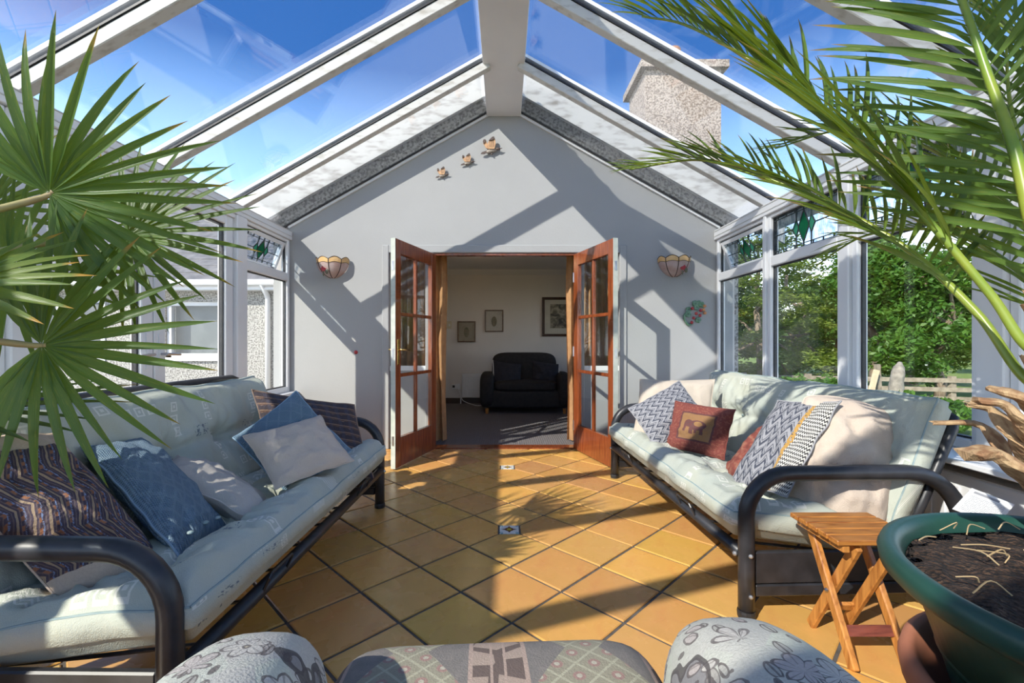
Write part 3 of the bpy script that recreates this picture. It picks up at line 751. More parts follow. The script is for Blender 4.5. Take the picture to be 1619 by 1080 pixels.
tree('dark', 1318, 17.0, .93, 'dark leafy tree behind the layered trees', rz=2)
tree('broad', 1385, 11.0, .83, 'bright green tree at the left of the third right window', rz=.2)
tree('dark', 1440, 14.5, .95, 'dark tree behind the bright green trees in the third window', rz=4)
tree('broad', 1485, 9.6, .70, 'bright green tree nearest the white post by the planter', rz=3.1)
tree('sparse', 1205, 19.0, 1.12, 'tall thin tree showing above the right eaves', rz=1.2)
tree('dark', 1560, 18.0, .62, 'low dark tree beyond the wide white post', rz=5)
tree('broad', 1660, 13.0, .75, 'bright tree at the right edge of the view', rz=5.5)
tree('bush', 1452, 6.6, .75, 'low leafy bush by the gravel path', 'shrub', 'shrub', G2)
tree('bush', 1372, 8.2, .62, 'small bush beside the leaning stake', 'shrub', 'shrub', G2, rz=1.5)
tree('bush', 1235, 8.6, .85, 'bush below the layered tree', 'shrub', 'shrub', G2, rz=2.5)
tree('bush', 1300, 9.2, .8, 'bush in front of the fence in the second window', 'shrub', 'shrub', G2, rz=3.5)
# far hedge / hills
hill = MB(); pts = []
for k in range(41):
    x = 5 + k * 3.2; y = 62 - k * .9
    hill.add([(x, y, -1), (x, y, 3.2 + 1.6 * noise.noise(Vector((k * .37, 2, 0))))], [])
hill.f = [(2 * k, 2 * k + 2, 2 * k + 3, 2 * k + 1) for k in range(40)]
hv = list(hill.v); n0 = len(hv); hill.v = hv + [(x, y + 6, z - .2) for x, y, z in hv]
hill.f += [(n0 + 2 * k + 1, n0 + 2 * k + 3, n0 + 2 * k + 2, n0 + 2 * k) for k in range(40)] + [(2 * k + 1, 2 * k + 3, n0 + 2 * k + 3, n0 + 2 * k + 1) for k in range(40)]
tag(hill.build('hills', noisy('far_woods', (0.05, 0.10, 0.05), (0.13, 0.20, 0.09), .8, 1, .5, 6)), 'wooded ridge on the horizon', None, None, 'structure')

# ---- post and rail fence
M_RAIL = noisy('weathered_fence_wood', (0.34, 0.29, 0.22), (0.22, 0.18, 0.13), 12, 0.9, 0.4, 30)
fe = root('fence', P(1420, 660, 9.0), 'weathered post and rail fence at the edge of the lawn', 'fence')
A, B = Vector((3.6, 10.4, 0)), Vector((13.0, 7.6, 0))
for z in (-.02, .16, .34): MB().bar((A.x, A.y, z), (B.x, B.y, z), .035, .085).build('rail', M_RAIL, fe)
for k in range(8):
    p = A.lerp(B, (k + .4) / 8); MB().box(p.x - .05, p.x + .05, p.y + .018, p.y + .10, -.4, .42).build('post', M_RAIL, fe)
gp = root('gate_post', P(1418, 640, 8.0), 'thick pale tree stump post standing before the fence', 'post')
MB().tube(catmull([P(1418, 650, 7.9), P(1417, 610, 7.9), P(1420, 590, 7.9), P(1423, 573, 7.95)], 4), [.11] * 5 + [.10] * 4 + [.09, .08, .05, .03], 10).build('stump', noisy('pale_bark', (.34, .31, .26), (.20, .18, .15), 12, .9, .5, 30), gp, smooth=True)
sk = root('stake', P(1370, 650, 7.6), 'pale timber stake leaning against an upright near the fence', 'stake')
MB().bar(P(1368, 655, 7.5), P(1386, 585, 7.5), .07, .05, (0, 1, 0)).build('leaning_board', noisy('new_timber', (.72, .6, .4), (.62, .5, .32), 9, .8), sk)
MB().bar(P(1391, 640, 7.6), P(1387, 576, 7.6), .06, .06, (0, 1, 0)).build('upright', M_RAIL, sk)
cv = root('shed', (19.5, 21, -.3), 'small white shed far beyond the fence', 'shed')
MB().box(18.9, 19.9, 21, 22.4, -.3, .5).build('wall', M_UPVC, cv); MB().prism([(18.8, 20.9, .5), (20.0, 20.9, .5), (19.4, 20.9, .85)], (0, 1.6, 0)).build('roof', M_SLATE, cv)
# ================================================================== FUTONS
M_TUBE = noisy('black_metal_tube', (0.018, 0.019, 0.022), (0.035, 0.035, 0.04), 14, 0.38)
M_BOLT = noisy('bolt_head', (0.55, 0.55, 0.55), (0.4, 0.4, 0.4), 20, 0.4, metal=.8)
def futon_cloth():
    m = Mat('pale_blue_green_cloth', (0.4, 0.5, 0.5), 0.9)
    uvn = m.tc('UV'); sp = m.nt.nodes.new('ShaderNodeSeparateXYZ'); m.nt.links.new(uvn, sp.inputs[0])
    vn = m.vor(4.6, 'UV', rnd=.75); vn.voronoi_dimensions = '2D'
    ps = m.nt.nodes.new('ShaderNodeSeparateXYZ'); m.nt.links.new(vn.outputs['Position'], ps.inputs[0])
    cs = m.nt.nodes.new('ShaderNodeSeparateColor'); m.nt.links.new(vn.outputs['Color'], cs.inputs[0])
    r1, r2, r3 = [S(m.nt, o) for o in cs.outputs]
    lx0 = S(m.nt, sp.outputs[0]) - S(m.nt, ps.outputs[0]); ly0 = S(m.nt, sp.outputs[1]) - S(m.nt, ps.outputs[1])
    sw = r2 > 0.5
    lx = lx0 * sw + ly0 * (1.0 - sw); ly = ly0 * sw - lx0 * (1.0 - sw)
    q = (lx + 0.029).mod(0.058) - 0.029
    ch = q.abs().mx(ly.abs()); rings = ((ch / 0.0150).fr() < 0.45)
    m1 = rings * (lx.abs() < 0.086) * (ly.abs() < 0.029) * (r1 < 0.45)
    zz = (((ly + ((lx / 0.03).tri()) * 0.014) / 0.016).fr() < 0.45) * (lx.abs() < 0.05) * (ly.abs() < 0.05) * (r1 > 0.45) * (r1 < 0.66)
    dk = (m.noise(55, 3, 'UV', dist=1.0) > 0.56) * (lx.abs() < 0.055) * (ly.abs() < 0.026) * (r1 > 0.70)
    n = m.noise(5, 5); w = m.noise(320, 2)
    base = m.ramp(n, [(0.3, (0.46, 0.49, 0.42)), (0.5, (0.51, 0.53, 0.45)), (0.7, (0.53, 0.53, 0.41))])
    base = m.mix(w * 0.35, base, (0.30, 0.34, 0.32))
    fade = m.noise(30, 2) * 0.5 + 0.5
    c = m.mix((m1 + zz).mn(1.0) * fade * 0.95, base, (0.74, 0.73, 0.66)); c = m.mix(dk * 0.8, c, (0.10, 0.13, 0.17))
    m.color(c); m.bump(w * 0.6 + m.noise(16, 4, dist=.6) * 1.6, 0.35, 0.012); return m.m
M_CLOTH = futon_cloth()
M_BTN = noisy('mattress_button', (0.25, 0.33, 0.34), (0.32, 0.4, 0.4), 30, .9)
def mattress(name, L, D, t, M, parent, tufts, seed=0, uvo=(0, 0)):
    """soft tufted pad, L along x, D along y, thickness t, placed by matrix M"""
    NXM, NYM = 130, 40; mb = MB(); mb.uv = []
    er = .075
    def edge(d):                                   # rounding towards the rim
        if d >= er: return 1.0
        k = 1 - d / er; return math.sqrt(max(0.0, 1 - k ** 2.4)) * .62 + .38
    def dip(x, y):
        s = 0
        for tx, ty in tufts:
            r = math.hypot(x - tx, y - ty); s += .055 * math.exp(-(r / .05) ** 2) + .034 * math.exp(-(r / .16) ** 2) + .012 * math.cos(9 * math.atan2(y - ty, x - tx)) * math.exp(-((r - .07) / .05) ** 2)
        for ty in sorted({q[1] for q in tufts}): s += .020 * math.exp(-((y - ty) / .024) ** 2)
        return s
    def top(i, j, side):
        u, v = i / NXM, j / NYM; x, y = u * L, v * D
        d = min(x, L - x, y, D - y)
        z = side * t / 2 * edge(d)
        if side > 0:
            nn = noise.noise(Vector((x * 5 + seed, y * 7, seed))) * .022 + (abs(noise.noise(Vector((x * 11 + y * 5, y * 4 + seed, 3.3)))) - .2) * .030 + noise.noise(Vector((x * 30, y * 9 + seed, 5.3))) * .007
            z += (nn - dip(x, y)) * min(1, d / .05) + .018 * math.sin(PI * min(1, max(0, v))) 
        bulge = .012 * math.sin(x * 9 + seed) if d == 0 else 0
        px = x + (noise.noise(Vector((y * 6, seed, 1))) * .015 if i in (0, NXM) else 0)
        py = y + (noise.noise(Vector((x * 5, seed, 7))) * .016 if j in (0, NYM) else 0)
        return Vector((px, py, z)), (x + uvo[0], y + uvo[1])
    idx = {}
    for side in (1, -1):
        for j in range(NYM + 1):
            for i in range(NXM + 1):
                p, uv = top(i, j, side); idx[(side, i, j)] = len(mb.v); mb.v.append(tuple(M @ p)); mb.uv.append(uv if side > 0 else (uv[0] + 3.3, uv[1] + 1.7))
    for side in (1, -1):
        for j in range(NYM):
            for i in range(NXM):
                q = (idx[(side, i, j)], idx[(side, i + 1, j)], idx[(side, i + 1, j + 1)], idx[(side, i, j + 1)]); mb.f.append(q if side > 0 else q[::-1])
    ring = [(i, 0) for i in range(NXM)] + [(NXM, j) for j in range(NYM)] + [(i, NYM) for i in range(NXM, 0, -1)] + [(0, j) for j in range(NYM, 0, -1)]
    cen = Vector((L / 2, D / 2, 0))
    n = len(ring)
    mids = []
    for h in (-.5, .5):                              # bulging box border
        row = []
        for (i, j) in ring:
            a = top(i, j, 1)[0]; b_ = top(i, j, -1)[0]
            p = b_.lerp(a, .5 + h * .75); o = Vector((-1 if i == 0 else 1 if i == NXM else 0, -1 if j == 0 else 1 if j == NYM else 0, 0)).normalized()
            p = p + o * .016
            row.append(len(mb.v)); mb.v.append(tuple(M @ p)); mb.uv.append((i / NXM * L + uvo[0], j / NYM * D + uvo[1] + h * .16 + .11))
        mids.append(row)
    for k in range(n):
        k2 = (k + 1) % n; a, b2 = ring[k], ring[k2]
        lo0, lo1 = idx[(-1, *a)], idx[(-1, *b2)]; hi0, hi1 = idx[(1, *a)], idx[(1, *b2)]
        mb.f += [(lo0, lo1, mids[0][k2], mids[0][k]), (mids[0][k], mids[0][k2], mids[1][k2], mids[1][k]), (mids[1][k], mids[1][k2], hi1, hi0)]
    o = mb.build(name, M_CLOTH, parent, smooth=True)
    # piping round the top rim
    pts = [M @ (top(i, j, 1)[0] + Vector((-1 if i == 0 else 1 if i == NXM else 0, -1 if j == 0 else 1 if j == NYM else 0, 0)) * .010 - Vector((0, 0, .006))) for (i, j) in ring]
    MB().tube(pts + [pts[0]], .0035, 5, False).build('piping', M_BTN, o)
    bt = MB()
    for tx, ty in tufts:
        i, j = round(tx / L * NXM), round(ty / D * NYM); p = top(i, j, 1)[0]
        q = MB().ball(M @ (p + Vector((0, 0, .004))), .013, 8, 5); q.build('tuft_button', M_BTN, o)
    return o
def futon(label, loc, rz, seed, bz=0.0):
    L = 1.862; t = root('futon_sofa', loc, label, 'sofa', 'futon sofas facing each other', world=False, rz=rz)
    R = .031
    for x, s in ((0, -1), (L, 1)):
        pts = [(x, 0, 0), (x, 0, .2), (x, 0, .40)]
        for k in range(1, 9): a = PI / 2 * k / 8; pts.append((x, .17 - .17 * math.cos(a), .40 + .17 * math.sin(a)))
        pts += [(x, .40, .571), (x, .66, .57)]
        for k in range(1, 9): a = PI / 2 * k / 8; pts.append((x, .66 + .24 * math.sin(a), .33 + .24 * math.cos(a)))
        pts += [(x, .90, .15), (x, .90, 0)]
        a = MB().tube(pts, R, 14).build('arm_frame', M_TUBE, t, smooth=True)
        MB().lathe([(.033, 0), (.035, .02), (.033, .03)], (x, 0, 0), 12).build('foot_cap', M_GASKET, a)
        MB().box(x - .012, x + .012, .03, .87, .135, .262).build('end_panel', M_TUBE, t, bevel=.005)
        MB().box(x - .014, x + .014, .03, .87, .085, .132).build('end_rail', M_TUBE, t, bevel=.005)
        for (yy, zz) in ((0, .255), (0, .095)):
            MB().ball((x + s * R, yy, zz), .009, 8, 6).build('bolt', M_BOLT, a)
        MB().ball((x - s * .02, -.036, .245), .010, 8, 6).build('bolt', M_BOLT, a)
    f = MB(); f.tube([(.02, -.012, .250), (L - .02, -.012, .250)], .024, 10); f.build('front_rail', M_TUBE, t, smooth=True)
    f = MB(); f.tube([(.02, .60, .185), (L - .02, .60, .185)], .02, 8); f.build('hinge_rail', M_TUBE, t)
    for k in range(9):
        x = .1 + k * (L - .2) / 8; MB().tube([(x, .0, .262), (x, .3, .225), (x, .60, .195)], .006, 6).build('seat_wire', M_TUBE, t)
    b = MB(); pts = [(.05, .70, .26), (.05, .80, .44), (.05, .935, .74)]
    pts = [(.045, .66, .20), (.045, .78, .45), (.045, .905, .735 + bz * .8), (.06, .925, .775 + bz), (.10, .932, .79 + bz), (L - .10, .932, .79 + bz), (L - .06, .925, .775 + bz), (L - .045, .905, .735 + bz * .8), (L - .045, .78, .45), (L - .045, .66, .20)]
    b.tube(pts, .021, 10); b.build('back_frame', M_TUBE, t, smooth=True)
    for k in range(8):
        x = .2 + k * (L - .4) / 7; MB().tube([(x, .66, .20), (x, .93, .785 + bz)], .006, 6).build('back_wire', M_TUBE, t)
    for x in (.46, L - .46):                          # mattress stop loops on the front rail
        MB().tube([(x - .08, -.03, .255), (x - .08, -.052, .30), (x - .07, -.055, .312), (x + .07, -.055, .312), (x + .08, -.052, .30), (x + .08, -.03, .255)], .005, 6).build('mattress_stop', M_TUBE, t)
    def place(y0, z0, y1, z1, x0): 
        d = Vector((0, y1 - y0, z1 - z0)).normalized(); n = Vector((1, 0, 0)).cross(d)
        return Matrix(((1, 0, 0, x0), (0, d.y, n.y, y0), (0, d.z, n.z, z0), (0, 0, 0, 1))), math.hypot(y1 - y0, z1 - z0)
    Lm = L - .055
    M1, D1 = place(-.035, .385, .60, .290, .0275)
    tf = [(Lm * (k + .5) / 5, D1 * q) for k in range(5) for q in (.36, .72)]
    mattress('seat_mattress', Lm, D1, .175, M1, t, tf, seed)
    M2, D2 = place(.635, .30, .845, .845, .0275)
    tf = [(Lm * (k + .5) / 5, D2 * .52) for k in range(5)]
    mattress('back_mattress', Lm, D2, .165, M2, t, tf, seed + 4.4, (7.1, 2.2))
    return t
futon('black metal futon sofa with pale green mattress along the right windows', (.894, 3.68, 0), math.atan2(-1.86, .074), 1.3)
futon('black metal futon sofa with pale green mattress along the left windows', (-.85, 1.16, 0), math.atan2(1.86, .025), 5.9, .075)

# ================================================================== CUSHIONS
def cushion(name, label, mat, TL, TR, BL, t=.14, seed=1, group=None, extra=None, wr=.010, exp=2.3, rnd=.0):
    TL, TR, BL = Vector(TL), Vector(TR), Vector(BL)
    c = (TR + BL) / 2; r = (TR - TL); u = (TL - BL); w, h = r.length, u.length
    r.normalize(); u.normalize(); n = r.cross(u).normalized()
    if n.dot(Vector((0, 0, CAM_Z)) - c) < 0: n = -n
    base = root(name, c - Vector((0, 0, h * .4)), label, 'cushion', group)
    N = 30; mb = MB(); mb.uv = []
    for side in (1, -1):
        for j in range(N + 1):
            for i in range(N + 1):
                a, b = 2 * i / N - 1, 2 * j / N - 1
                # smoother spacing near the rim
                a = math.sin(a * PI / 2) * .35 + a * .65; b = math.sin(b * PI / 2) * .35 + b * .65
                th = t / 2 * (max(0, 1 - abs(a) ** exp) * max(0, 1 - abs(b) ** exp)) ** .55
                x = a * w / 2 * (1 - .055 * (1 - b * b) * abs(a)); y = b * h / 2 * (1 - .055 * (1 - a * a) * abs(b))
                k = 1 - rnd * (a * a * b * b); x *= k; y *= k
                q = noise.noise(Vector((a * 2.2 + seed * 3, b * 2.2, seed))) * wr * 1.6 + noise.noise(Vector((a * 5 + seed, b * 7, seed * 2))) * wr
                k = (1 - max(abs(a), abs(b)) ** 4)
                z = side * th + q * k
                rim = noise.noise(Vector((a * 3, b * 3, seed + 9))) * .012
                mb.v.append(tuple(c + r * x + u * y + n * (z + rim))); mb.uv.append(((a + 1) / 2, (b + 1) / 2))
    K = (N + 1) ** 2
    for side in range(2):
        for j in range(N):
            for i in range(N):
                q = [side * K + j * (N + 1) + i, side * K + j * (N + 1) + i + 1, side * K + (j + 1) * (N + 1) + i + 1, side * K + (j + 1) * (N + 1) + i]
                mb.f.append(tuple(q if side == 0 else q[::-1]))
    body = mb.build('cover', mat, base, smooth=True, weld=False)
    rim = []
    for k in range(4 * N):
        s, q = divmod(k, N); i, j = [(q, 0), (N, q), (N - q, N), (0, N - q)][s]; rim.append(Vector(mb.v[j * (N + 1) + i]))
    MB().tube(rim + [rim[0]], .004, 5, False).build('seam', mat, base)
    def on(a, b, lift=.003):                          # a point on the front face
        i, j = round((a + 1) / 2 * N), round((b + 1) / 2 * N); return Vector(mb.v[j * (N + 1) + i]) + n * lift
    if extra: extra(base, on, n, r, u)
    return base
def weave(m, c, s=300, amt=.3): return m.mix(m.noise(s, 2) * amt, c, (0.1, 0.08, 0.07))
def plain(name, c1, c2):
    m = Mat(name, c1, .9); m.color(weave(m, m.ramp(m.noise(3, 4), [(0.3, c1), (0.7, c2)]), 260, .18)); m.bump(m.noise(9, 5, dist=1.2) * 2 + m.noise(300, 1) * .3, .45, .012); return m.m
def UVS(m):
    n = m.nt.nodes.new('ShaderNodeSeparateXYZ'); m.nt.links.new(m.tc('UV'), n.inputs[0]); return S(m.nt, n.outputs[0]), S(m.nt, n.outputs[1])
M_BEIGE = plain('beige_cotton', (0.62, 0.52, 0.43), (0.55, 0.45, 0.37))
M_BEIGE2 = plain('grey_beige_cotton', (0.50, 0.46, 0.42), (0.44, 0.40, 0.36))
M_CREAM = plain('cream_cotton', (0.60, 0.52, 0.43), (0.54, 0.46, 0.37))
def zig(name, stripe_edge=False):
    m = Mat(name, (.1, .1, .1), .9); u, v = UVS(m)
    U = u * 7.0; Z = (U.tri()) * 0.5
    s = (v * 8.0 + Z * 1.6).fr(); lines = (s < 0.32) + ((s > 0.48) * (s < 0.58))
    gap = ((u * 7.0 + 0.25).fr() < 0.07)
    c = m.mix(lines.mn(1.0), (0.34, 0.34, 0.36), (0.045, 0.055, 0.085)); c = m.mix(gap * 0.7, c, (0.36, 0.37, 0.40))
    if stripe_edge:
        st = ((v * 26.0 + ((u * 40.0).tri()) * 0.6).fr() < 0.5)
        e = u > 0.74
        c = m.mix(e, c, m.mix(st, (0.70, 0.68, 0.62), (0.03, 0.03, 0.035)))
        c = m.mix((u > 0.69) * (u < 0.74) * (m.noise(40, 2, 'UV') > 0.42), c, (0.50, 0.28, 0.06))
    m.color(weave(m, c, 220, .35)); m.bump(m.noise(220, 2), .4, .006); return m.m
M_ZIG = zig('navy_zigzag_weave'); M_ZIG2 = zig('navy_zigzag_weave_striped_end', True)
def elephant():
    m = Mat('red_elephant_weave', (.3, .08, .05), .9); u, v = UVS(m)
    x = u - 0.5; y = v - 0.5
    def el(cx, cy, rx, ry): a = (x - cx) / rx; b = (y - cy) / ry; return (a * a + b * b) < 1.0
    def bx(x0, x1, y0, y1): return (x > x0) * (x < x1) * (y > y0) * (y < y1)
    sh = el(0.02, 0.03, .15, .105) + el(-.13, .055, .075, .075) + bx(-.205, -.165, -.12, .06) + bx(-.10, -.045, -.15, 0) + bx(-.02, .03, -.13, 0) + bx(.085, .14, -.15, 0)
    sh = sh.mn(1.0)
    sq = x.abs().mx(y.abs())
    c = m.mix((m.noise(26, 3, 'UV') > 0.55), (0.20, 0.035, 0.025), (0.27, 0.075, 0.045))
    c = m.mix(sq < 0.285, c, (0.30, 0.15, 0.055))
    c = m.mix((sq < 0.30) * (sq > 0.265), c, (0.11, 0.03, 0.03))
    c = m.mix(sh, c, m.mix((m.noise(60, 2, 'UV') > 0.5), (0.17, 0.035, 0.03), (0.09, 0.05, 0.05)))
    c = m.mix(el(.03, .06, .07, .05), c, (0.33, 0.17, 0.06)); m.color(weave(m, c, 160, .4)); m.bump(m.noise(150, 2), .4, .006); return m.m
def redpaisley():
    m = Mat('red_weave', (.3, .06, .04), .9); c = m.ramp(m.noise(30, 4), [(0.35, (0.16, 0.03, 0.02)), (0.5, (0.27, 0.06, 0.04)), (0.68, (0.34, 0.17, 0.10))]); m.color(weave(m, c, 200, .3)); m.bump(m.noise(150, 2), .4, .006); return m.m
def knit(name, a, b, diamonds):
    m = Mat(name, a, .95); u, v = UVS(m)
    ribs = (u * 60.0).tri() * 0.5 + (v * 70.0 + (u * 60.0).fl() * 0.5).tri() * 0.5
    if diamonds:
        d = ((u * 3.0).tri() - (v * 4.0).tri()).abs(); cab = (d < 0.13); d2 = ((u * 3.0).tri() + (v * 4.0).tri() - 1.0).abs(); cab = (cab + (d2 < 0.13)).mn(1.0)
        col = (((u * 3.0).fr() - 0.5).abs() > 0.44); cab = (cab + col).mn(1.0)
        end = (v < 0.13); h = ribs * 0.5 + cab * 1.1 * (1.0 - end) + end * ((u * 34.0).tri())
    else:
        cab = (((u + v) * 5.0).tri() < 0.14) + (((u - v) * 5.0).tri() < 0.10); cab = cab.mn(1.0); h = ribs * 0.9 + cab * 0.7
    c = m.mix(ribs * 0.6 + cab * 0.25, a, b); m.color(m.mix(m.noise(90, 3) * .4, c, a)); m.bump(h, .9, .012); return m.m
M_KNIT1 = knit('blue_cable_knit', (0.10, 0.17, 0.25), (0.30, 0.40, 0.49), True)
M_KNIT2 = knit('pale_blue_knit', (0.14, 0.25, 0.36), (0.38, 0.50, 0.60), False)
def plaid():
    m = Mat('dark_brown_plaid_weave', (.1, .07, .06), .95); u, v = UVS(m); n = m.noise(18, 3, 'UV')
    a = ((v * 11.0 + n * 0.5).fr() < 0.4); b = ((u * 9.0 + n * 0.5).fr() < 0.35); l = ((v * 33.0).fr() < 0.2)
    c = m.mix(a, (0.035, 0.028, 0.04), (0.10, 0.055, 0.04)); c = m.mix(b * 0.5, c, (0.05, 0.05, 0.085)); c = m.mix(l * a * 0.8, c, (0.32, 0.22, 0.16)); m.color(weave(m, c, 200, .3)); m.bump(m.noise(60, 3), .7, .01); return m.m
def ethnic():
    m = Mat('navy_brown_tapestry_band', (.5, .42, .36), .95); u, v = UVS(m); n = m.noise(7, 3, 'UV')
    w = v + ((u * 3.0).tri() - 0.5) * 0.14 + (n - 0.5) * 0.05
    s = (w * 9.0).fr(); rows = ((w * 36.0).fr() < 0.30)
    c = m.mix(m.noise(60, 3, 'UV'), (0.018, 0.025, 0.075), (0.07, 0.035, 0.035))
    c = m.mix((s > 0.46) * (s < 0.62), c, (0.34, 0.25, 0.16)); c = m.mix((s > 0.80) * ((u * 22.0).tri() > 0.5), c, (0.25, 0.10, 0.05)); c = m.mix(rows * 0.4, c, (0.20, 0.15, 0.13))
    c = m.mix((s < 0.12) * (m.noise(90, 1, 'UV') > .5), c, (0.14, 0.20, 0.36))
    band = (u + (n - .5) * .03 > 0.17) * (u < 0.86)
    c = m.mix(band, (0.54, 0.42, 0.33), c); m.color(weave(m, c, 200, .3)); m.bump(m.noise(70, 4) * band + m.noise(9, 4) * 1.2, .7, .012); return m.m
M_PLAID, M_ETHNIC, M_ELEPH, M_REDW = plaid(), ethnic(), elephant(), redpaisley()
GL, GR = 'cushions on the left futon', 'cushions on the right futon'
cushion('scatter_cushion', 'dark brown and navy woven cushion at the far end of the left futon', M_PLAID, P(398, 616, 2.62), P(560, 640, 2.90), P(425, 745, 2.50), .15, 1, GL)
cushion('scatter_cushion', 'pale blue knitted cushion behind the plain beige one, left futon', M_KNIT2, P(468, 618, 2.50), P(556, 712, 2.42), P(368, 692, 2.22), .13, 2, GL)
cushion('scatter_cushion', 'plain beige cushion standing in front of pale blue knitted one, left futon', M_BEIGE, P(384, 690, 2.12), P(506, 657, 2.40), P(436, 774, 1.97), .11, 3, GL)
_t, _r, _b = P(84, 676, 1.53), P(280, 905, 1.52), P(100, 968, 1.29)
cushion('floor_cushion', 'large beige cushion with navy and brown tapestry band by the left arm', M_ETHNIC, _t, _r, _t + (_b - _r), .24, 4, GL, wr=.020, exp=2.0, rnd=.08)
def knit_buttons(base, on, n, r, u):
    for a in (-.45, 0, .45):
        MB().ball(on(a, -.80, .004), .012, 10, 6, (1, 1, .5)).build('button', M_BTN, base)
_a, _b2, _c = P(128, 706, 1.63), P(285, 882, 1.475), P(362, 838, 1.76)
cushion('scatter_cushion', 'blue cable knit cushion leaning on the tapestry banded cushion', M_KNIT1, _a, _a + (_c - _b2), _b2, .15, 5, GL, knit_buttons)
_a, _b2 = P(243, 742, 1.78), P(420, 834, 1.75)
cushion('scatter_cushion', 'grey beige cushion lying tilted in the middle of left futon', M_BEIGE2, _a, _a + Vector((-.15, .34, -.03)), _b2, .13, 6, GL)
cushion('scatter_cushion', 'cream cushion at the far end of right futon behind the zigzag cushion', M_CREAM, P(1012, 600, 3.42), P(1130, 600, 3.22), P(1000, 690, 3.24), .13, 7, GR)
cushion('scatter_cushion', 'navy zigzag cushion beside the red elephant cushion', M_ZIG, P(1074, 602, 3.22), P(1121, 660, 2.98), P(993, 646, 3.12), .12, 8, GR)
cushion('scatter_cushion', 'red woven cushion with an elephant on it, right futon', M_ELEPH, P(1068, 634, 2.98), P(1163, 648, 2.72), P(1050, 706, 2.92), .11, 9, GR, wr=.014)
_tr, _br, _bl = P(1245, 668, 2.46), P(1164, 766, 2.30), P(1140, 760, 2.52)
cushion('scatter_cushion', 'small red cushion wedged behind the striped edge zigzag cushion', M_REDW, _tr + (_bl - _br), _tr, _bl, .12, 10, GR)
_tr, _br, _bl = P(1330, 634, 2.02), P(1244, 786, 1.92), P(1150, 766, 2.19)
cushion('scatter_cushion', 'navy zigzag cushion with black and white striped edge, right futon', M_ZIG2, _tr + (_bl - _br), _tr, _bl, .10, 11, GR)
cushion('floor_cushion', 'large puffy beige cushion slumped against the near arm of right futon', M_BEIGE, P(1262, 610, 2.18), P(1424, 642, 2.02), P(1232, 818, 2.00), .20, 12, GR, wr=.026, exp=1.9, rnd=.17)

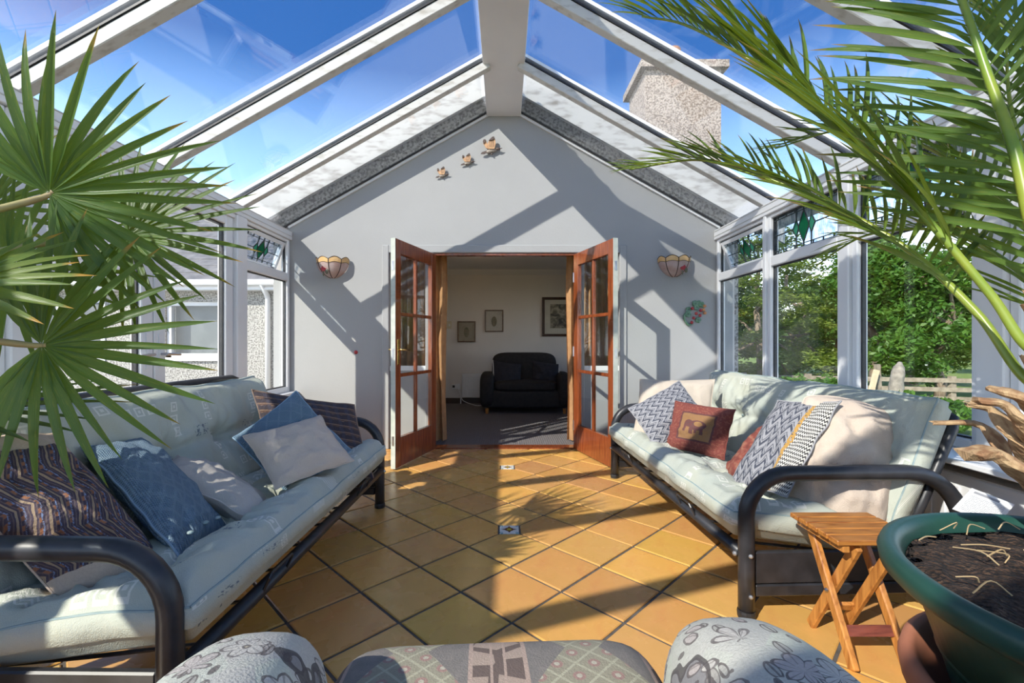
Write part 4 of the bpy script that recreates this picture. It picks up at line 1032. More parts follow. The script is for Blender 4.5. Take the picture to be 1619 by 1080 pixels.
# ================================================================== ARMCHAIR IN THE FOREGROUND
def tapestry(name, lattice):
    m = Mat(name, (.6, .6, .55), .95); x, y, z = m.xyz('Object')
    wv = m.noise(240, 2)
    if not lattice:
        def cells(scale, rnd=1.0):
            vn = m.vor(scale, rnd=rnd); ps = m.nt.nodes.new('ShaderNodeSeparateXYZ'); m.nt.links.new(vn.outputs['Position'], ps.inputs[0]); cs = m.nt.nodes.new('ShaderNodeSeparateColor'); m.nt.links.new(vn.outputs['Color'], cs.inputs[0])
            return [p_ - S(m.nt, o) for p_, o in zip((x, y, z), ps.outputs)], [S(m.nt, o) for o in cs.outputs]
        nz = (m.noise(26, 3) - 0.5) * 0.012
        (lx, ly, lz), (k, k2, k3) = cells(12)
        rr = (lx * lx + ly * ly + lz * lz).pw(0.5) + nz; th = lx.m('ARCTAN2', ly + lz * 0.6)
        R = ((th * 3.0 + k3 * 6.0).sin()).abs() * 0.015 + 0.020
        petal = rr < R; ring = (rr < R + 0.0025) * (rr > R - 0.0020); heart = (rr < 0.009); rim2 = (rr < 0.0105) * (rr > 0.008); vein = ((th * 12.0).sin() > 0.86) * petal * (rr > 0.012)
        (mx_, my_, mz_), (j1, j2, j3) = cells(24)
        r2_ = (mx_ * mx_ * 5.0 + my_ * my_ + mz_ * mz_ * 2.0).pw(0.5); lf = (r2_ < 0.020) * (1.0 - petal) * (j1 > 0.3); lfe = (r2_ < 0.022) * (r2_ > 0.018) * (1.0 - petal) * (j1 > 0.3); lfv = (mx_.abs() < 0.0016) * lf
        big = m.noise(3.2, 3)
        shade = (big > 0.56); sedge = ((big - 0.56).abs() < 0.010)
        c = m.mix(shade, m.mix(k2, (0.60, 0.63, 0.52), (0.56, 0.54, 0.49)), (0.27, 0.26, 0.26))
        c = m.mix(lf, c, m.mix(j2, (0.50, 0.50, 0.43), (0.40, 0.36, 0.33))); c = m.mix(petal, c, m.mix(k, (0.66, 0.65, 0.58), (0.52, 0.45, 0.42))); c = m.mix(heart, c, (0.52, 0.46, 0.34))
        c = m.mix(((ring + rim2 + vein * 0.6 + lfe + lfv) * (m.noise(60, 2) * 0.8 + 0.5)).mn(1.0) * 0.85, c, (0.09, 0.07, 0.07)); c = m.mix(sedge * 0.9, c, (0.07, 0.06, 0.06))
    else:
        X = x / 0.36; f = X.fr(); a = (f - 0.5).abs()
        strip = a > 0.36; edge = ((a > 0.335) * (a < 0.36)) + ((a > 0.455) * (a < 0.47))
        p = ((x + y) / 0.075).fr(); q = ((x - y) / 0.075).fr(); lat = (p < 0.10) + (q < 0.10)
        flower = (((p - 0.55) * (p - 0.55) + (q - 0.55) * (q - 0.55)) < 0.055); ft = (((p - 0.55) * (p - 0.55) + (q - 0.55) * (q - 0.55)) < 0.012)
        inner = ((a + ((y / 0.22).tri()) * 0.20) < 0.30)
        c = m.mix(m.noise(45, 3), (0.17, 0.16, 0.14), (0.30, 0.26, 0.23))
        c = m.mix(inner, c, (0.36, 0.33, 0.23)); c = m.mix(inner * lat.mn(1.0), c, (0.50, 0.47, 0.33)); c = m.mix(inner * flower, c, (0.40, 0.24, 0.20)); c = m.mix(inner * ft, c, (0.55, 0.50, 0.38))
        sw = m.vor(11, feature='DISTANCE_TO_EDGE'); c = m.mix(strip, c, m.mix((S(m.nt, sw.outputs['Distance']) < 0.10), (0.48, 0.36, 0.28), (0.16, 0.11, 0.09)))
        c = m.mix(edge.mn(1.0), c, (0.52, 0.38, 0.30))
    m.color(m.mix(wv * 0.45, c, (0.12, 0.11, 0.1))); m.bump(wv, .4, .004); return m.m
M_TAP1, M_TAP2 = tapestry('floral_tapestry', False), tapestry('lattice_tapestry', True)
def squircle(c, hx, hy, hz, ex=.55, ez=.55, seg=36, ring=24):
    b = MB()
    def sp(w, e): return math.copysign(abs(w) ** e, w)
    for i in range(ring + 1):
        th = -PI / 2 + PI * i / ring
        for k in range(seg):
            a = 2 * PI * k / seg
            b.v.append((c[0] + hx * sp(math.cos(th), ez) * sp(math.cos(a), ex), c[1] + hy * sp(math.cos(th), ez) * sp(math.sin(a), ex), c[2] + hz * sp(math.sin(th), ez)))
    b.f = [(i * seg + k, i * seg + (k + 1) % seg, (i + 1) * seg + (k + 1) % seg, (i + 1) * seg + k) for i in range(ring) for k in range(seg)]
    return b
ac = root('armchair', (.02, .30, 0), 'floral tapestry armchair in the foreground with its back to the camera', 'armchair', world=False, rz=math.radians(3))
for s in (-1, 1):
    a = squircle((s * .405, .13, .350), .135, .48, .31, .62, .66).build('arm', M_TAP1, ac, smooth=True)
squircle((0, .22, .270), .345, .53, .195, .22, .35).build('seat_cushion', M_TAP2, ac, smooth=True)
squircle((0, .10, .16), .42, .52, .13, .3, .3).build('base', M_TAP1, ac, smooth=True)
squircle((0, -.47, .50), .47, .15, .42, .45, .5).build('backrest', M_TAP1, ac, smooth=True)
for sx in (-.36, .36):
    for yy in (-.38, .48): MB().lathe([(.02, 0), (.028, .05), (.03, .06)], (sx, yy, 0), 10).build('foot', M_MAHOG, ac)
# ================================================================== PLANTER AND PALMS
M_POT = noisy('dark_green_plastic', (0.010, 0.052, 0.038), (0.016, 0.070, 0.050), 5, 0.42, 0.08, 60)
M_TERRA = noisy('terracotta', (0.52, 0.20, 0.11), (0.42, 0.15, 0.08), 6, 0.75, 0.15, 60)
def soil_mat(name='potting_soil'):
    m = Mat(name, (.06, .035, .02), 1.0); n = m.noise(60, 5); v = m.vor(110)
    m.color(m.ramp(n, [(0.3, (0.022, 0.013, 0.009)), (0.55, (0.075, 0.04, 0.024)), (0.75, (0.17, 0.10, 0.06))])); m.bump(n + S(m.nt, v.outputs['Distance']), 1.0, .03); return m.m
M_SOIL = soil_mat()
M_STRAW = noisy('dry_straw', (0.55, 0.42, 0.24), (0.40, 0.28, 0.14), 9, .9)
PC = Vector((1.165, .79, 0)); PR = .40
pl = root('planter', PC, 'large dark green plastic planter in the right foreground', 'planter')
prof = [(.20, .30), (.262, .31), (.275, .36), (.300, .455), (.306, .462), (.306, .470), (.325, .545), (.345, .60), (.372, .600), (.385, .604), (.398, .618), (.402, .640), (.396, .655), (.383, .660), (.368, .655), (.358, .640), (.352, .618), (.30, .45), (.2, .44)]
MB().lathe(prof, (PC.x, PC.y, 0), 64).build('bowl', M_POT, pl, smooth=True)
sm = MB(); rings = 16; seg = 56
for i in range(rings + 1):
    for k in range(seg):
        r = .352 * i / rings; a = 2 * PI * k / seg; x, y = PC.x + r * math.cos(a), PC.y + r * math.sin(a)
        z = .622 + .020 * (1 - (r / .352) ** 2) + .012 * noise.noise(Vector((x * 22, y * 22, 1))) * (1 if i < rings else 0) + .008 * noise.noise(Vector((x * 60, y * 60, 4)))
        sm.v.append((x, y, z))
sm.f = [(i * seg + k, i * seg + (k + 1) % seg, (i + 1) * seg + (k + 1) % seg, (i + 1) * seg + k) for i in range(rings) for k in range(seg)]
sm.f.append(tuple(rings * seg + k for k in range(seg - 1, -1, -1)))
tag(sm.build('soil', M_SOIL, pl, smooth=True), None, None, None, 'stuff')
rs = random.Random(5); st = MB()
for k in range(46):
    a = rs.uniform(0, 2 * PI); r = rs.uniform(.08, .33); p = Vector((PC.x + r * math.cos(a), PC.y + r * math.sin(a), .648)); d = Vector((rs.gauss(0, 1), rs.gauss(0, 1), 0)).normalized(); l = rs.uniform(.03, .11)
    q = [p, p + d * l * .5 + Vector((rs.gauss(0, .012), rs.gauss(0, .012), rs.uniform(.0, .02))), p + d * l]
    q = [v if (v - Vector((PC.x, PC.y, v.z))).length < .345 else PC + (v - PC) * .8 + Vector((0, 0, .2 * v.z)) for v in q]
    st.tube(catmull(q, 4), .0014, 4)
tag(st.build('straw', M_STRAW, pl), None, None, None, 'stuff')
tp = root('terracotta_pot', PC, 'terracotta pot that holds up the green planter', 'pot')
MB().lathe([(.22, 0), (.29, .02), (.325, .36), (.345, .37), (.362, .385), (.366, .41), (.360, .432), (.345, .440), (.335, .43), (.325, .40), (.30, .30), (.21, .29)], (PC.x, PC.y, 0), 56).build('pot', M_TERRA, tp, smooth=True)

# ---- leaf blades
def palm_mat(name, a, b, tip, t0=.90):
    m = Mat(name, a, .38, spec=.4); u, v = UVS(m); r = m.rnd(); n = m.noise(7, 3)
    c = m.mix(r * .8, a, b); c = m.mix((n > .62) * .35, c, (.30, .30, .04))
    e = ((u - t0 + (r - .5) * .22) * 14.0).mn(1.0).mx(0.0); c = m.mix(e, c, tip)
    st = (v * 9.0).tri() * .18; c = m.mix(st, c, (.02, .05, .01)); m.color(c); m.bump((v * 9.0).tri(), .3, .002)
    m.translucent(m.mix(.55, c, (.45, .55, .02)), .35); return m.m
M_FAN = palm_mat('fan_palm_green', (.050, .115, .022), (.105, .20, .035), (.40, .22, .04), .93)
M_FANY = palm_mat('fan_palm_yellow_green', (.12, .19, .035), (.22, .28, .05), (.50, .26, .03), .85)
M_DATE = palm_mat('date_palm_green', (.060, .13, .022), (.14, .22, .035), (.30, .17, .06), .88)
M_RIB = noisy('palm_midrib', (.16, .26, .03), (.30, .33, .04), 6, .35)
M_PETI = noisy('palm_stalk', (.30, .30, .10), (.36, .24, .13), 6, .5)
M_FIBRE = noisy('palm_trunk_fibre', (.30, .19, .10), (.14, .08, .045), 26, 1, .9, 60, stretch=(1, 1, 5))
M_STUB = noisy('dry_leaf_base', (.50, .34, .18), (.24, .12, .055), 11, .85, .6, 50, stretch=(5, 5, 1))
def blade_mesh(name, mat, droop, fold=.35, n=9, wpeak=.35, curl=0.0):
    """unit leaflet along +x: two folded halves with thickness, uv u along, v across"""
    b = MB(); b.uv = []
    for k in range(n + 1):
        t = k / n
        w = (math.sin(PI * min(1, (t / wpeak) * .5)) if t < wpeak else math.cos((t - wpeak) / (1 - wpeak) * PI / 2) ** .8) * .5 + (.02 if t < .98 else .004)
        if t < .05: w *= .55
        z = -droop * t ** 2.4; y0 = curl * 10 * t * t
        for s, zz in ((-1, fold), (0, 0), (1, fold)):
            b.v.append((t, y0 + s * w, z + zz * w * .085)); b.uv.append((t, .5 + s * .5))
    for k in range(n):
        i = k * 3
        b.f += [(i, i + 3, i + 4, i + 1), (i + 1, i + 4, i + 5, i + 2)]
    me = b.mesh(name, mat, True); return me
def blades(mat, nm): return [blade_mesh(nm, mat, d, f, 8, .33, c) for d, f, c in ((.03, .5, 0), (.09, .5, .04), (.17, .45, -.05), (.06, .6, -.03))]
B_FAN, B_FANY, B_DATE = blades(M_FAN, 'blade'), blades(M_FANY, 'blade'), blades(M_DATE, 'leaflet')
def put_blade(me, name, parent, base, d, up, length, width):
    d = d.normalized(); y = up.cross(d)
    y = y.normalized() if y.length > 1e-4 else d.orthogonal().normalized()
    z = d.cross(y)
    o = mobj(name, me, parent)
    M = Matrix(((d.x * length, y.x * width, z.x * length * .9, base.x), (d.y * length, y.y * width, z.y * length * .9, base.y), (d.z * length, y.z * width, z.z * length * .9, base.z), (0, 0, 0, 1)))
    # orthogonal columns: loc/rot/scale keeps it exactly
    o.matrix_basis = M
    return o

# ---- fan palm on the left
FB = Vector((-1.93, .78, 0))
fp = root('fan_palm', FB, 'fan palm with wide spiky leaves at the left edge', 'palm')
FTOP = Vector((-1.80, .92, 1.02))
MB().tube(catmull([FB + Vector((0, 0, .36)), FB + Vector((.03, .02, .6)), FTOP - Vector((.02, .02, .1)), FTOP], 4), [.085, .088, .085, .08, .082, .085, .08, .075, .08, .085, .08, .07, .05], 12).build('trunk', M_FIBRE, fp, smooth=True)
ftp = root('plant_pot', FB, 'terracotta pot of the fan palm at the left', 'pot')
MB().lathe([(.13, 0), (.15, .01), (.19, .33), (.21, .33), (.215, .39), (.195, .39), (.185, .35), (.02, .35)], FB, 32).build('pot', M_TERRA, ftp, smooth=False)
MB().lathe([(.186, 0), (.10, .02), (.02, .03)], FB + Vector((0, 0, .345)), 24).build('soil', M_SOIL, ftp)
def fan(hub, normal, axis, length, a0, a1, n, width=.030, mesh=B_FAN, seed=1, cone=.16, peti=True, droop=.0):
    rnd = random.Random(seed); nrm = Vector(normal).normalized(); ax = Vector(axis); ax = (ax - nrm * ax.dot(nrm)).normalized(); sd = nrm.cross(ax)
    start = FTOP + Vector((.03, .02, rnd.uniform(-.06, .0)))
    mid = start.lerp(hub, .55) + Vector((0, 0, .07))
    leaf = MB().tube(catmull([start, mid, hub - ax * .02, hub + ax * .012], 5), [.013] * 5 + [.010] * 5 + [.008] * 5 + [.006], 7).build('fan_leaf', M_PETI, fp, smooth=True)
    for k in range(n):
        t = k / (n - 1); a = math.radians(a0 + (a1 - a0) * t) + rnd.uniform(-.025, .025)
        d = (ax * math.cos(a) + sd * math.sin(a) + nrm * (cone + rnd.uniform(-.06, .06))) + Vector((0, 0, -droop * abs(t - .5)))
        ll = length * (1 - .22 * abs(2 * t - 1) ** 2) * rnd.uniform(.88, 1.05)
        put_blade(mesh[rnd.randrange(len(mesh))], 'blade', leaf, hub + d.normalized() * .006, d, nrm, ll, width * rnd.uniform(.85, 1.15))
    return leaf
# positive angles turn from axis towards normal x axis
fan(P(78, 306, 1.30), (.25, -.95, -.15), (.75, .1, .55), .47, -118, 112, 27, .027, B_FAN, 1, .12)
fan(P(205, 372, 1.55), (.10, -.95, .35), (.95, .1, -.1), .43, -125, 120, 25, .022, B_FAN, 2, .16)
fan(P(66, 546, 1.28), (.15, -.97, .12), (.95, .05, .05), .46, -128, 125, 25, .026, B_FAN, 3, .10)
fan(P(18, 425, 1.50), (.20, -.90, .35), (.85, .1, .45), .44, -125, 120, 23, .022, B_FAN, 4, .14)
fan(P(-75, 452, 1.12), (.10, -.75, .65), (.98, .1, -.12), .29, -70, 75, 13, .028, B_FANY, 5, .10)
fan(P(-95, 655, 1.30), (0, -.25, .97), (.95, .25, .0), .46, -80, 80, 15, .026, B_FAN, 6, .04)
fan(P(-20, 330, 1.75), (.2, -.9, .4), (.7, .1, .7), .42, -125, 125, 20, .022, B_FAN, 7, .16)

# ---- date palm on the right, growing in the green planter
DB = Vector((1.40, 1.00, .62)); DT = Vector((1.38, 1.00, 1.06))
dp_ = root('date_palm', DB, 'date palm with long feathery fronds growing in the green planter', 'palm')
MB().tube(catmull([DB, DB + Vector((-.01, .0, .12)), DT - Vector((0, 0, .14)), DT], 5), [.06, .075, .088, .094, .098, .10, .10, .10, .10, .098, .095, .09, .085, .075, .06, .04], 14).build('trunk', M_FIBRE, dp_, smooth=True)
rs = random.Random(11)
def stub(pts, r0, r1):
    """dry cut leaf base: flat, ribbed, ragged at the tip"""
    q = catmull(pts, 5); n = len(q); b = MB(); sg = 12; sd = rs.uniform(0, 9)
    for k, p in enumerate(q):
        t = (q[min(k + 1, n - 1)] - q[max(k - 1, 0)]).normalized(); sd_ = t.cross(Vector((0, 0, 1))).normalized(); up_ = sd_.cross(t); f = k / (n - 1); r = r0 + (r1 - r0) * f
        for s in range(sg):
            a = 2 * PI * s / sg; rr = r * (1 + .28 * noise.noise(Vector((s * 1.7, f * 3.5 + sd, sd)))); lift = .6 if math.sin(a) > 0 else .95
            jag = t * (rs.uniform(-.006, .016) if k == n - 1 else 0)
            b.v.append(tuple(p + sd_ * math.cos(a) * rr * 1.45 + up_ * math.sin(a) * rr * lift * .75 + jag))
    b.f = [(k * sg + s, k * sg + (s + 1) % sg, (k + 1) * sg + (s + 1) % sg, (k + 1) * sg + s) for k in range(n - 1) for s in range(sg)] + [tuple(range(sg - 1, -1, -1)), tuple((n - 1) * sg + s for s in range(sg))]
    b.build('leaf_base', M_STUB, dp_, smooth=False)
stub([P(1660, 800, 1.02), P(1600, 730, 1.03), P(1552, 672, 1.08), P(1482, 668, 1.12)], .021, .009)
stub([P(1670, 770, .98), P(1610, 700, .98), P(1570, 648, 1.02), P(1534, 640, 1.04)], .021, .010)
stub([P(1690, 740, .95), P(1630, 680, .93), P(1590, 640, .95), P(1552, 633, .97)], .024, .013)
stub([P(1700, 700, .98), P(1650, 650, .95), P(1610, 625, .96), P(1578, 615, .99)], .026, .014)
stub([P(1680, 790, .94), P(1620, 745, .93), P(1570, 715, .95), P(1536, 716, .96)], .030, .021)
for k in range(9):
    a = rs.uniform(-.6, 2.6); z = .74 + k * .04; d = Vector((math.cos(a), math.sin(a), 0)); p = DB + d * .07; p.z = z
    stub([p, p + d * .06 + Vector((0, 0, .07)), p + d * .10 + Vector((0, 0, .16))], .024, .012)
fb = MB()
for k in range(60):
    a = rs.uniform(0, 2 * PI); d = Vector((math.cos(a), math.sin(a), 0)); p = DB + d * .085; p.z = rs.uniform(.66, 1.02)
    fb.tube([p, p + d * rs.uniform(.01, .05) + Vector((rs.gauss(0, .02), rs.gauss(0, .02), rs.uniform(-.05, .03))), p + d * rs.uniform(.03, .07) + Vector((rs.gauss(0, .03), rs.gauss(0, .03), rs.uniform(-.08, .02)))], .0012, 4)
tag(fb.build('trunk_fibre', M_STRAW, dp_), None, None, None, 'stuff')
def frond(ctrl, nl, ll, width, up, s0=.24, seed=1, ang=(62, 30), rad=(.013, .003), sub=True, roll=0.0, vee=.25):
    rnd = random.Random(seed); pts = catmull(ctrl, 10); n = len(pts)
    fr_ = MB().tube(pts, [rad[0] + (rad[1] - rad[0]) * k / (n - 1) for k in range(n)], 8).build('frond', M_RIB, dp_, smooth=True)
    cum = [0]
    for k in range(1, n): cum.append(cum[-1] + (pts[k] - pts[k - 1]).length)
    tot = cum[-1]; j = None if sub else MB()
    if j is not None: j.uv = []
    for k in range(nl):
        t = s0 + (1 - s0) * (k + .5) / nl; s = t * tot; i = max(q for q in range(n - 1) if cum[q] <= s)
        p = pts[i].lerp(pts[i + 1], (s - cum[i]) / max(1e-6, cum[i + 1] - cum[i])); tg = (pts[i + 1] - pts[i]).normalized()
        upv = Vector(up); nrm = (upv - tg * upv.dot(tg)).normalized(); side = tg.cross(nrm)
        if roll: side, nrm = side * math.cos(roll) + nrm * math.sin(roll), nrm * math.cos(roll) - side * math.sin(roll)
        tt = (t - s0) / (1 - s0)
        for sg in (-1, 1):
            a = math.radians(ang[0] + (ang[1] - ang[0]) * tt + rnd.uniform(-7, 7))
            d = tg * math.cos(a) + side * (sg * math.sin(a)) + nrm * (vee + rnd.uniform(-.12, .12))
            l = ll * (.55 + .75 * math.sin(PI * min(1, tt * .8 + .16)) ** .9) * (1 - .35 * tt) * rnd.uniform(.88, 1.1)
            me = B_DATE[rnd.randrange(4)]
            if sub: put_blade(me, 'leaflet', fr_, p, d, nrm, l, width * rnd.uniform(.85, 1.15))
            else:
                d.normalize(); y = nrm.cross(d).normalized(); z = d.cross(y); b0 = len(j.v); w_ = width
                for v in me.vertices: j.v.append(tuple(p + d * v.co.x * l + y * v.co.y * w_ + z * v.co.z * l * .9))
                lu = me.uv_layers[0]; uvm = {lp.vertex_index: lu.data[lp.index].uv[:] for lp in me.loops}
                j.uv += [uvm[q] for q in range(len(me.vertices))]
                j.f += [tuple(b0 + q for q in pl_.vertices) for pl_ in me.polygons]
    if j is not None: tag(j.build('leaflets', M_DATE, fr_, smooth=True), None, None, None, 'stuff')
    return fr_
C0 = DT - Vector((0, 0, .03))
frond([C0, P(1640, 560, 1.06), P(1560, 458, 1.12), P(1423, 300, 1.22), P(1300, 186, 1.34), P(1180, 92, 1.46), P(1085, 40, 1.56), P(1015, 26, 1.63)], 48, .42, .018, (.1, -.45, .9), .26, 1, (60, 22), sub=True)
frond([C0, P(1640, 612, 1.12), P(1542, 492, 1.24), P(1426, 388, 1.40), P(1290, 312, 1.58), P(1180, 272, 1.72), P(1099, 253, 1.82), P(995, 268, 1.90)], 46, .30, .016, (.05, -.35, .95), .28, 2, (58, 24), sub=True, roll=.15)
frond([C0, P(1655, 420, 1.08), P(1603, 233, 1.14), P(1563, 123, 1.20), P(1512, -20, 1.26), P(1440, -150, 1.34), P(1340, -230, 1.42)], 40, .38, .019, (-.6, -.6, .5), .2, 3, (66, 30), (.017, .004), True)
frond([C0, P(1690, 470, 1.30), P(1600, 330, 1.50), P(1470, 235, 1.72), P(1340, 205, 1.90), P(1225, 235, 2.02)], 34, .32, .016, (.1, -.2, .97), .3, 4, (60, 26), sub=False)
frond([C0, P(1690, 520, 1.35), P(1600, 420, 1.58), P(1490, 365, 1.78), P(1370, 372, 1.95), P(1290, 420, 2.05)], 30, .28, .015, (.1, -.2, .97), .32, 5, (60, 26), sub=False)
frond([C0, P(1760, 380, 1.25), P(1700, 180, 1.42), P(1610, 60, 1.55), P(1490, -10, 1.70), P(1380, 0, 1.82)], 34, .34, .017, (0, -.3, .95), .28, 6, (60, 28), sub=False)
frond([C0, P(1700, 480, 1.2), P(1650, 330, 1.3), P(1600, 180, 1.36), P(1590, 60, 1.40)], 28, .34, .017, (-.5, -.7, .4), .28, 8, (62, 30), sub=False)
# ================================================================== FOLDING STOOL
def wood(name, a, b, st=(1.5, 14, 14)):
    m = Mat(name, a, .32, coat=.2); m.color(m.ramp(m.noise(5, 5, stretch=st, dist=.8), [(.3, b), (.5, a), (.7, (a[0] * 1.25, a[1] * 1.3, a[2] * 1.3))])); m.bump(m.noise(30, 3, stretch=st), .15, .004); return m.m
M_OAK = wood('orange_varnished_wood', (.42, .165, .035), (.22, .065, .015)); M_OAKL = wood('orange_varnished_leg', (.50, .21, .05), (.30, .10, .02), (12, 12, 1.2)); M_REDW2 = wood('red_brown_stretcher', (.20, .05, .03), (.12, .03, .02))
SX0, SX1, SY0, SY1, SZ = 1.105, 1.405, 1.505, 1.765, .44
sl = root('folding_stool', (1.25, 1.63, 0), 'small orange wooden folding stool with slatted top by the planter', 'stool')
for k in range(5):
    y0 = SY0 + k * (SY1 - SY0) / 5; MB().box(SX0, SX1, y0 + .003, y0 + (SY1 - SY0) / 5 - .003, SZ - .018, SZ).build('slat', M_OAK, sl, bevel=.003)
for x in (SX0 + .035, SX1 - .035): MB().box(x - .012, x + .012, SY0 + .01, SY1 - .01, SZ - .045, SZ - .018).build('batten', M_OAKL, sl, bevel=.003)
for x in (SX0 + .06, SX1 - .06): MB().bar((x, SY0 + .01, .004), (x, SY1 - .03, SZ - .03), .022, .036, (0, 1, .5)).build('leg', M_OAKL, sl, bevel=.004)
for x in (SX0 + .085, SX1 - .085): MB().bar((x, SY1 - .0, .004), (x, SY0 + .03, SZ - .03), .022, .036, (0, 1, -.5)).build('leg', M_OAKL, sl, bevel=.004)
MB().bar((SX0 + .072, SY0 + .062, .105), (SX1 - .072, SY0 + .062, .105), .034, .012, (0, .9, -.5)).build('stretcher', M_REDW2, sl)
MB().bar((SX0 + .09, SY1 - .052, .105), (SX1 - .09, SY1 - .052, .105), .030, .014, (0, .9, .5)).build('stretcher', M_OAKL, sl)
for x in (SX0 + .0475, SX1 - .0475): MB().ball((x, (SY0 + SY1) / 2 - .008, .212), .008, 8, 6).build('rivet', M_STEEL, sl)
# leaflet tucked by the arm of the right futon
def leaf_print():
    m = Mat('printed_paper', (.8, .8, .78), .7); u, v = UVS(m)
    ln = ((v * 17.0).fr() < 0.42) * (u > 0.10) * (u < 0.90) * (v > 0.08) * (v < 0.78) * (m.noise(55, 2, 'UV', stretch=(1, .2, 1)) > 0.42); hd = (v > 0.84) * (v < 0.93) * (u > 0.1) * (u < 0.7)
    m.color(m.mix((ln * 0.7 + hd * 0.8).mn(1.0), (.78, .78, .76), (.18, .18, .2))); return m.m
lf = MB(); lf.uv = []
q0, q1, q2 = P(1505, 805, 1.62), P(1574, 832, 1.60), P(1536, 772, 1.66); q3 = q1 + q2 - q0; nn = (q1 - q0).cross(q2 - q0).normalized() * .002
for off in (0, 1):
    for p, uv in ((q0, (0, 0)), (q1, (1, 0)), (q3, (1, 1)), (q2, (0, 1))): lf.v.append(tuple(p + nn * off)); lf.uv.append(uv)
lf.f = [(0, 1, 2, 3), (7, 6, 5, 4), (0, 4, 5, 1), (1, 5, 6, 2), (2, 6, 7, 3), (3, 7, 4, 0)]
tag(lf.build('leaflet_paper', leaf_print()), 'printed white paper leaflet propped behind the green planter', 'leaflet')
# panel radiator under the right windows
def radiator(name, label, x0, x1, y0, y1, z0, z1, axis):
    r = root(name, ((x0 + x1) / 2, (y0 + y1) / 2, z0), label, 'radiator'); b = MB(); b.box(x0, x1, y0, y1, z0, z1); b.build('panel', M_UPVC, r, bevel=.006)
    n = 22 if axis == 'y' else 12
    for k in range(n):
        if axis == 'y': y = y0 + (y1 - y0) * (k + .5) / n; q = MB().box(x0 - .008, x0 - .001, y - .014, y + .014, z0 + .04, z1 - .05)
        else: x = x0 + (x1 - x0) * (k + .5) / n; q = MB().box(x - .011, x + .011, y0 - .008, y0 - .001, z0 + .04, z1 - .05)
        q.build('rib', M_UPVC, r, bevel=.003)
    if axis == 'y': MB().box(x0 - .002, x1 + .002, y0, y1, z1 + .001, z1 + .008).build('grille', M_DIRTY, r)
    else: MB().tube([(x0 - .02, y0 + .02, .01), (x0 - .02, y0 + .02, z0 + .04), (x0 + .01, y0 + .02, z0 + .04)], .009, 8).build('pipe', M_UPVC, r)
    return r
radiator('radiator', 'white panel radiator under the right window board', XR - .13, XR - .04, 1.30, 2.75, .13, .50, 'y')

# ================================================================== WALL LAMPS
M_PINKG = Mat('pink_opal_glass', (.62, .48, .46), .3); M_PINKG.color(M_PINKG.ramp(M_PINKG.noise(14, 3), [(.35, (.66, .55, .53)), (.65, (.55, .37, .32))])); M_PINKG.translucent((.62, .45, .40), .3); M_PINKG = M_PINKG.m
M_AMBER = noisy('amber_opal_glass', (.72, .46, .20), (.60, .36, .14), 18, .3)
M_LEADB = noisy('bronze_came', (.035, .018, .012), (.06, .03, .02), 20, .5)
M_ROSE = noisy('red_rose_glass', (.50, .05, .06), (.35, .02, .03), 40, .3); M_ROSEL = noisy('dark_green_leaf_glass', (.10, .11, .06), (.16, .14, .09), 30, .4)
def wall_lamp(label, cx, cz, rose_side):
    t = root('wall_lamp', (cx, YB - .002, cz - .1), label, 'wall lamp', 'wall lamps')
    RX, RY_, H = .165, .135, .205
    def pt(ph, s, lift=0.0):                     # ph 0..pi, s 0 bottom..1 top
        r = math.sin(min(1, s * .97 + .03) * PI / 2) ** .62
        k = (ph / (PI / 4)) % 1.0; sc = .026 * math.sin(PI * k) if s > .6 else 0
        z = cz - .105 + H * (s ** 1.15) * .87 + sc * (s - .6) / .4
        return Vector((cx - math.cos(ph) * r * (RX + lift), YB - .004 - math.sin(ph) * r * (RY_ + lift), z))
    for p in range(4):
        a0, a1 = p * PI / 4, (p + 1) * PI / 4
        for nm, mt, s0, s1 in (('glass_panel', M_PINKG, 0, .80), ('glass_band', M_AMBER, .80, 1.0)):
            b = MB(); nu, nv = 8, 8
            for j in range(nv + 1):
                for i in range(nu + 1):
                    ph = a0 + (a1 - a0) * i / nu; ph = min(ph, a1 - 1e-4); b.v.append(tuple(pt(ph, s0 + (s1 - s0) * j / nv)))
            for j in range(nv + 1):
                for i in range(nu + 1):
                    ph = min(a0 + (a1 - a0) * i / nu, a1 - 1e-4); b.v.append(tuple(pt(ph, s0 + (s1 - s0) * j / nv, -.004)))
            K = (nu + 1) * (nv + 1)
            for j in range(nv):
                for i in range(nu):
                    q = j * (nu + 1) + i; b.f += [(q, q + 1, q + nu + 2, q + nu + 1), (K + q + nu + 1, K + q + nu + 2, K + q + 1, K + q)]
            b.build(nm, mt, t, smooth=True)
        MB().tube([pt(a0 + (a1 - a0) * min(.9999, k / 8), .80, .001) for k in range(9)], .0022, 5).build('came', M_LEADB, t)
        MB().tube([pt(a0 + (a1 - a0) * min(.9999, k / 8), 1.0, .001) for k in range(9)], .0035, 5).build('came', M_LEADB, t)
        if p: MB().tube([pt(a0 + 1e-4, k / 10, .001) for k in range(11)], .0040, 5).build('came', M_LEADB, t)
    ph = PI / 4 * (1.5 if rose_side < 0 else 2.5)
    c = pt(ph, .52, .003); n = Vector((-math.cos(ph), -math.sin(ph), 0))
    ro = MB()
    for k in range(6):
        a = k * 1.05; ro.ball(c + Vector((math.cos(a) * .018, 0, math.sin(a) * .016)), .014, 8, 5, (1, .35, 1))
    ro.ball(c, .014, 8, 5, (1, .5, 1)); ro.build('rose', M_ROSE, t, smooth=True)
    lv = MB().ball(c + Vector((.03, -.002, -.030)), .022, 10, 6, (.8, .3, 1.2)); lv.ball(c + Vector((-.005, .004, -.05)), .016, 8, 6, (.5, .3, 1.6)); lv.build('rose_leaf', M_ROSEL, t, smooth=True)
    MB().box(cx - .06, cx + .06, YB - .012, YB - .001, cz - .05, cz + .06).build('backplate', M_BRASS, t)
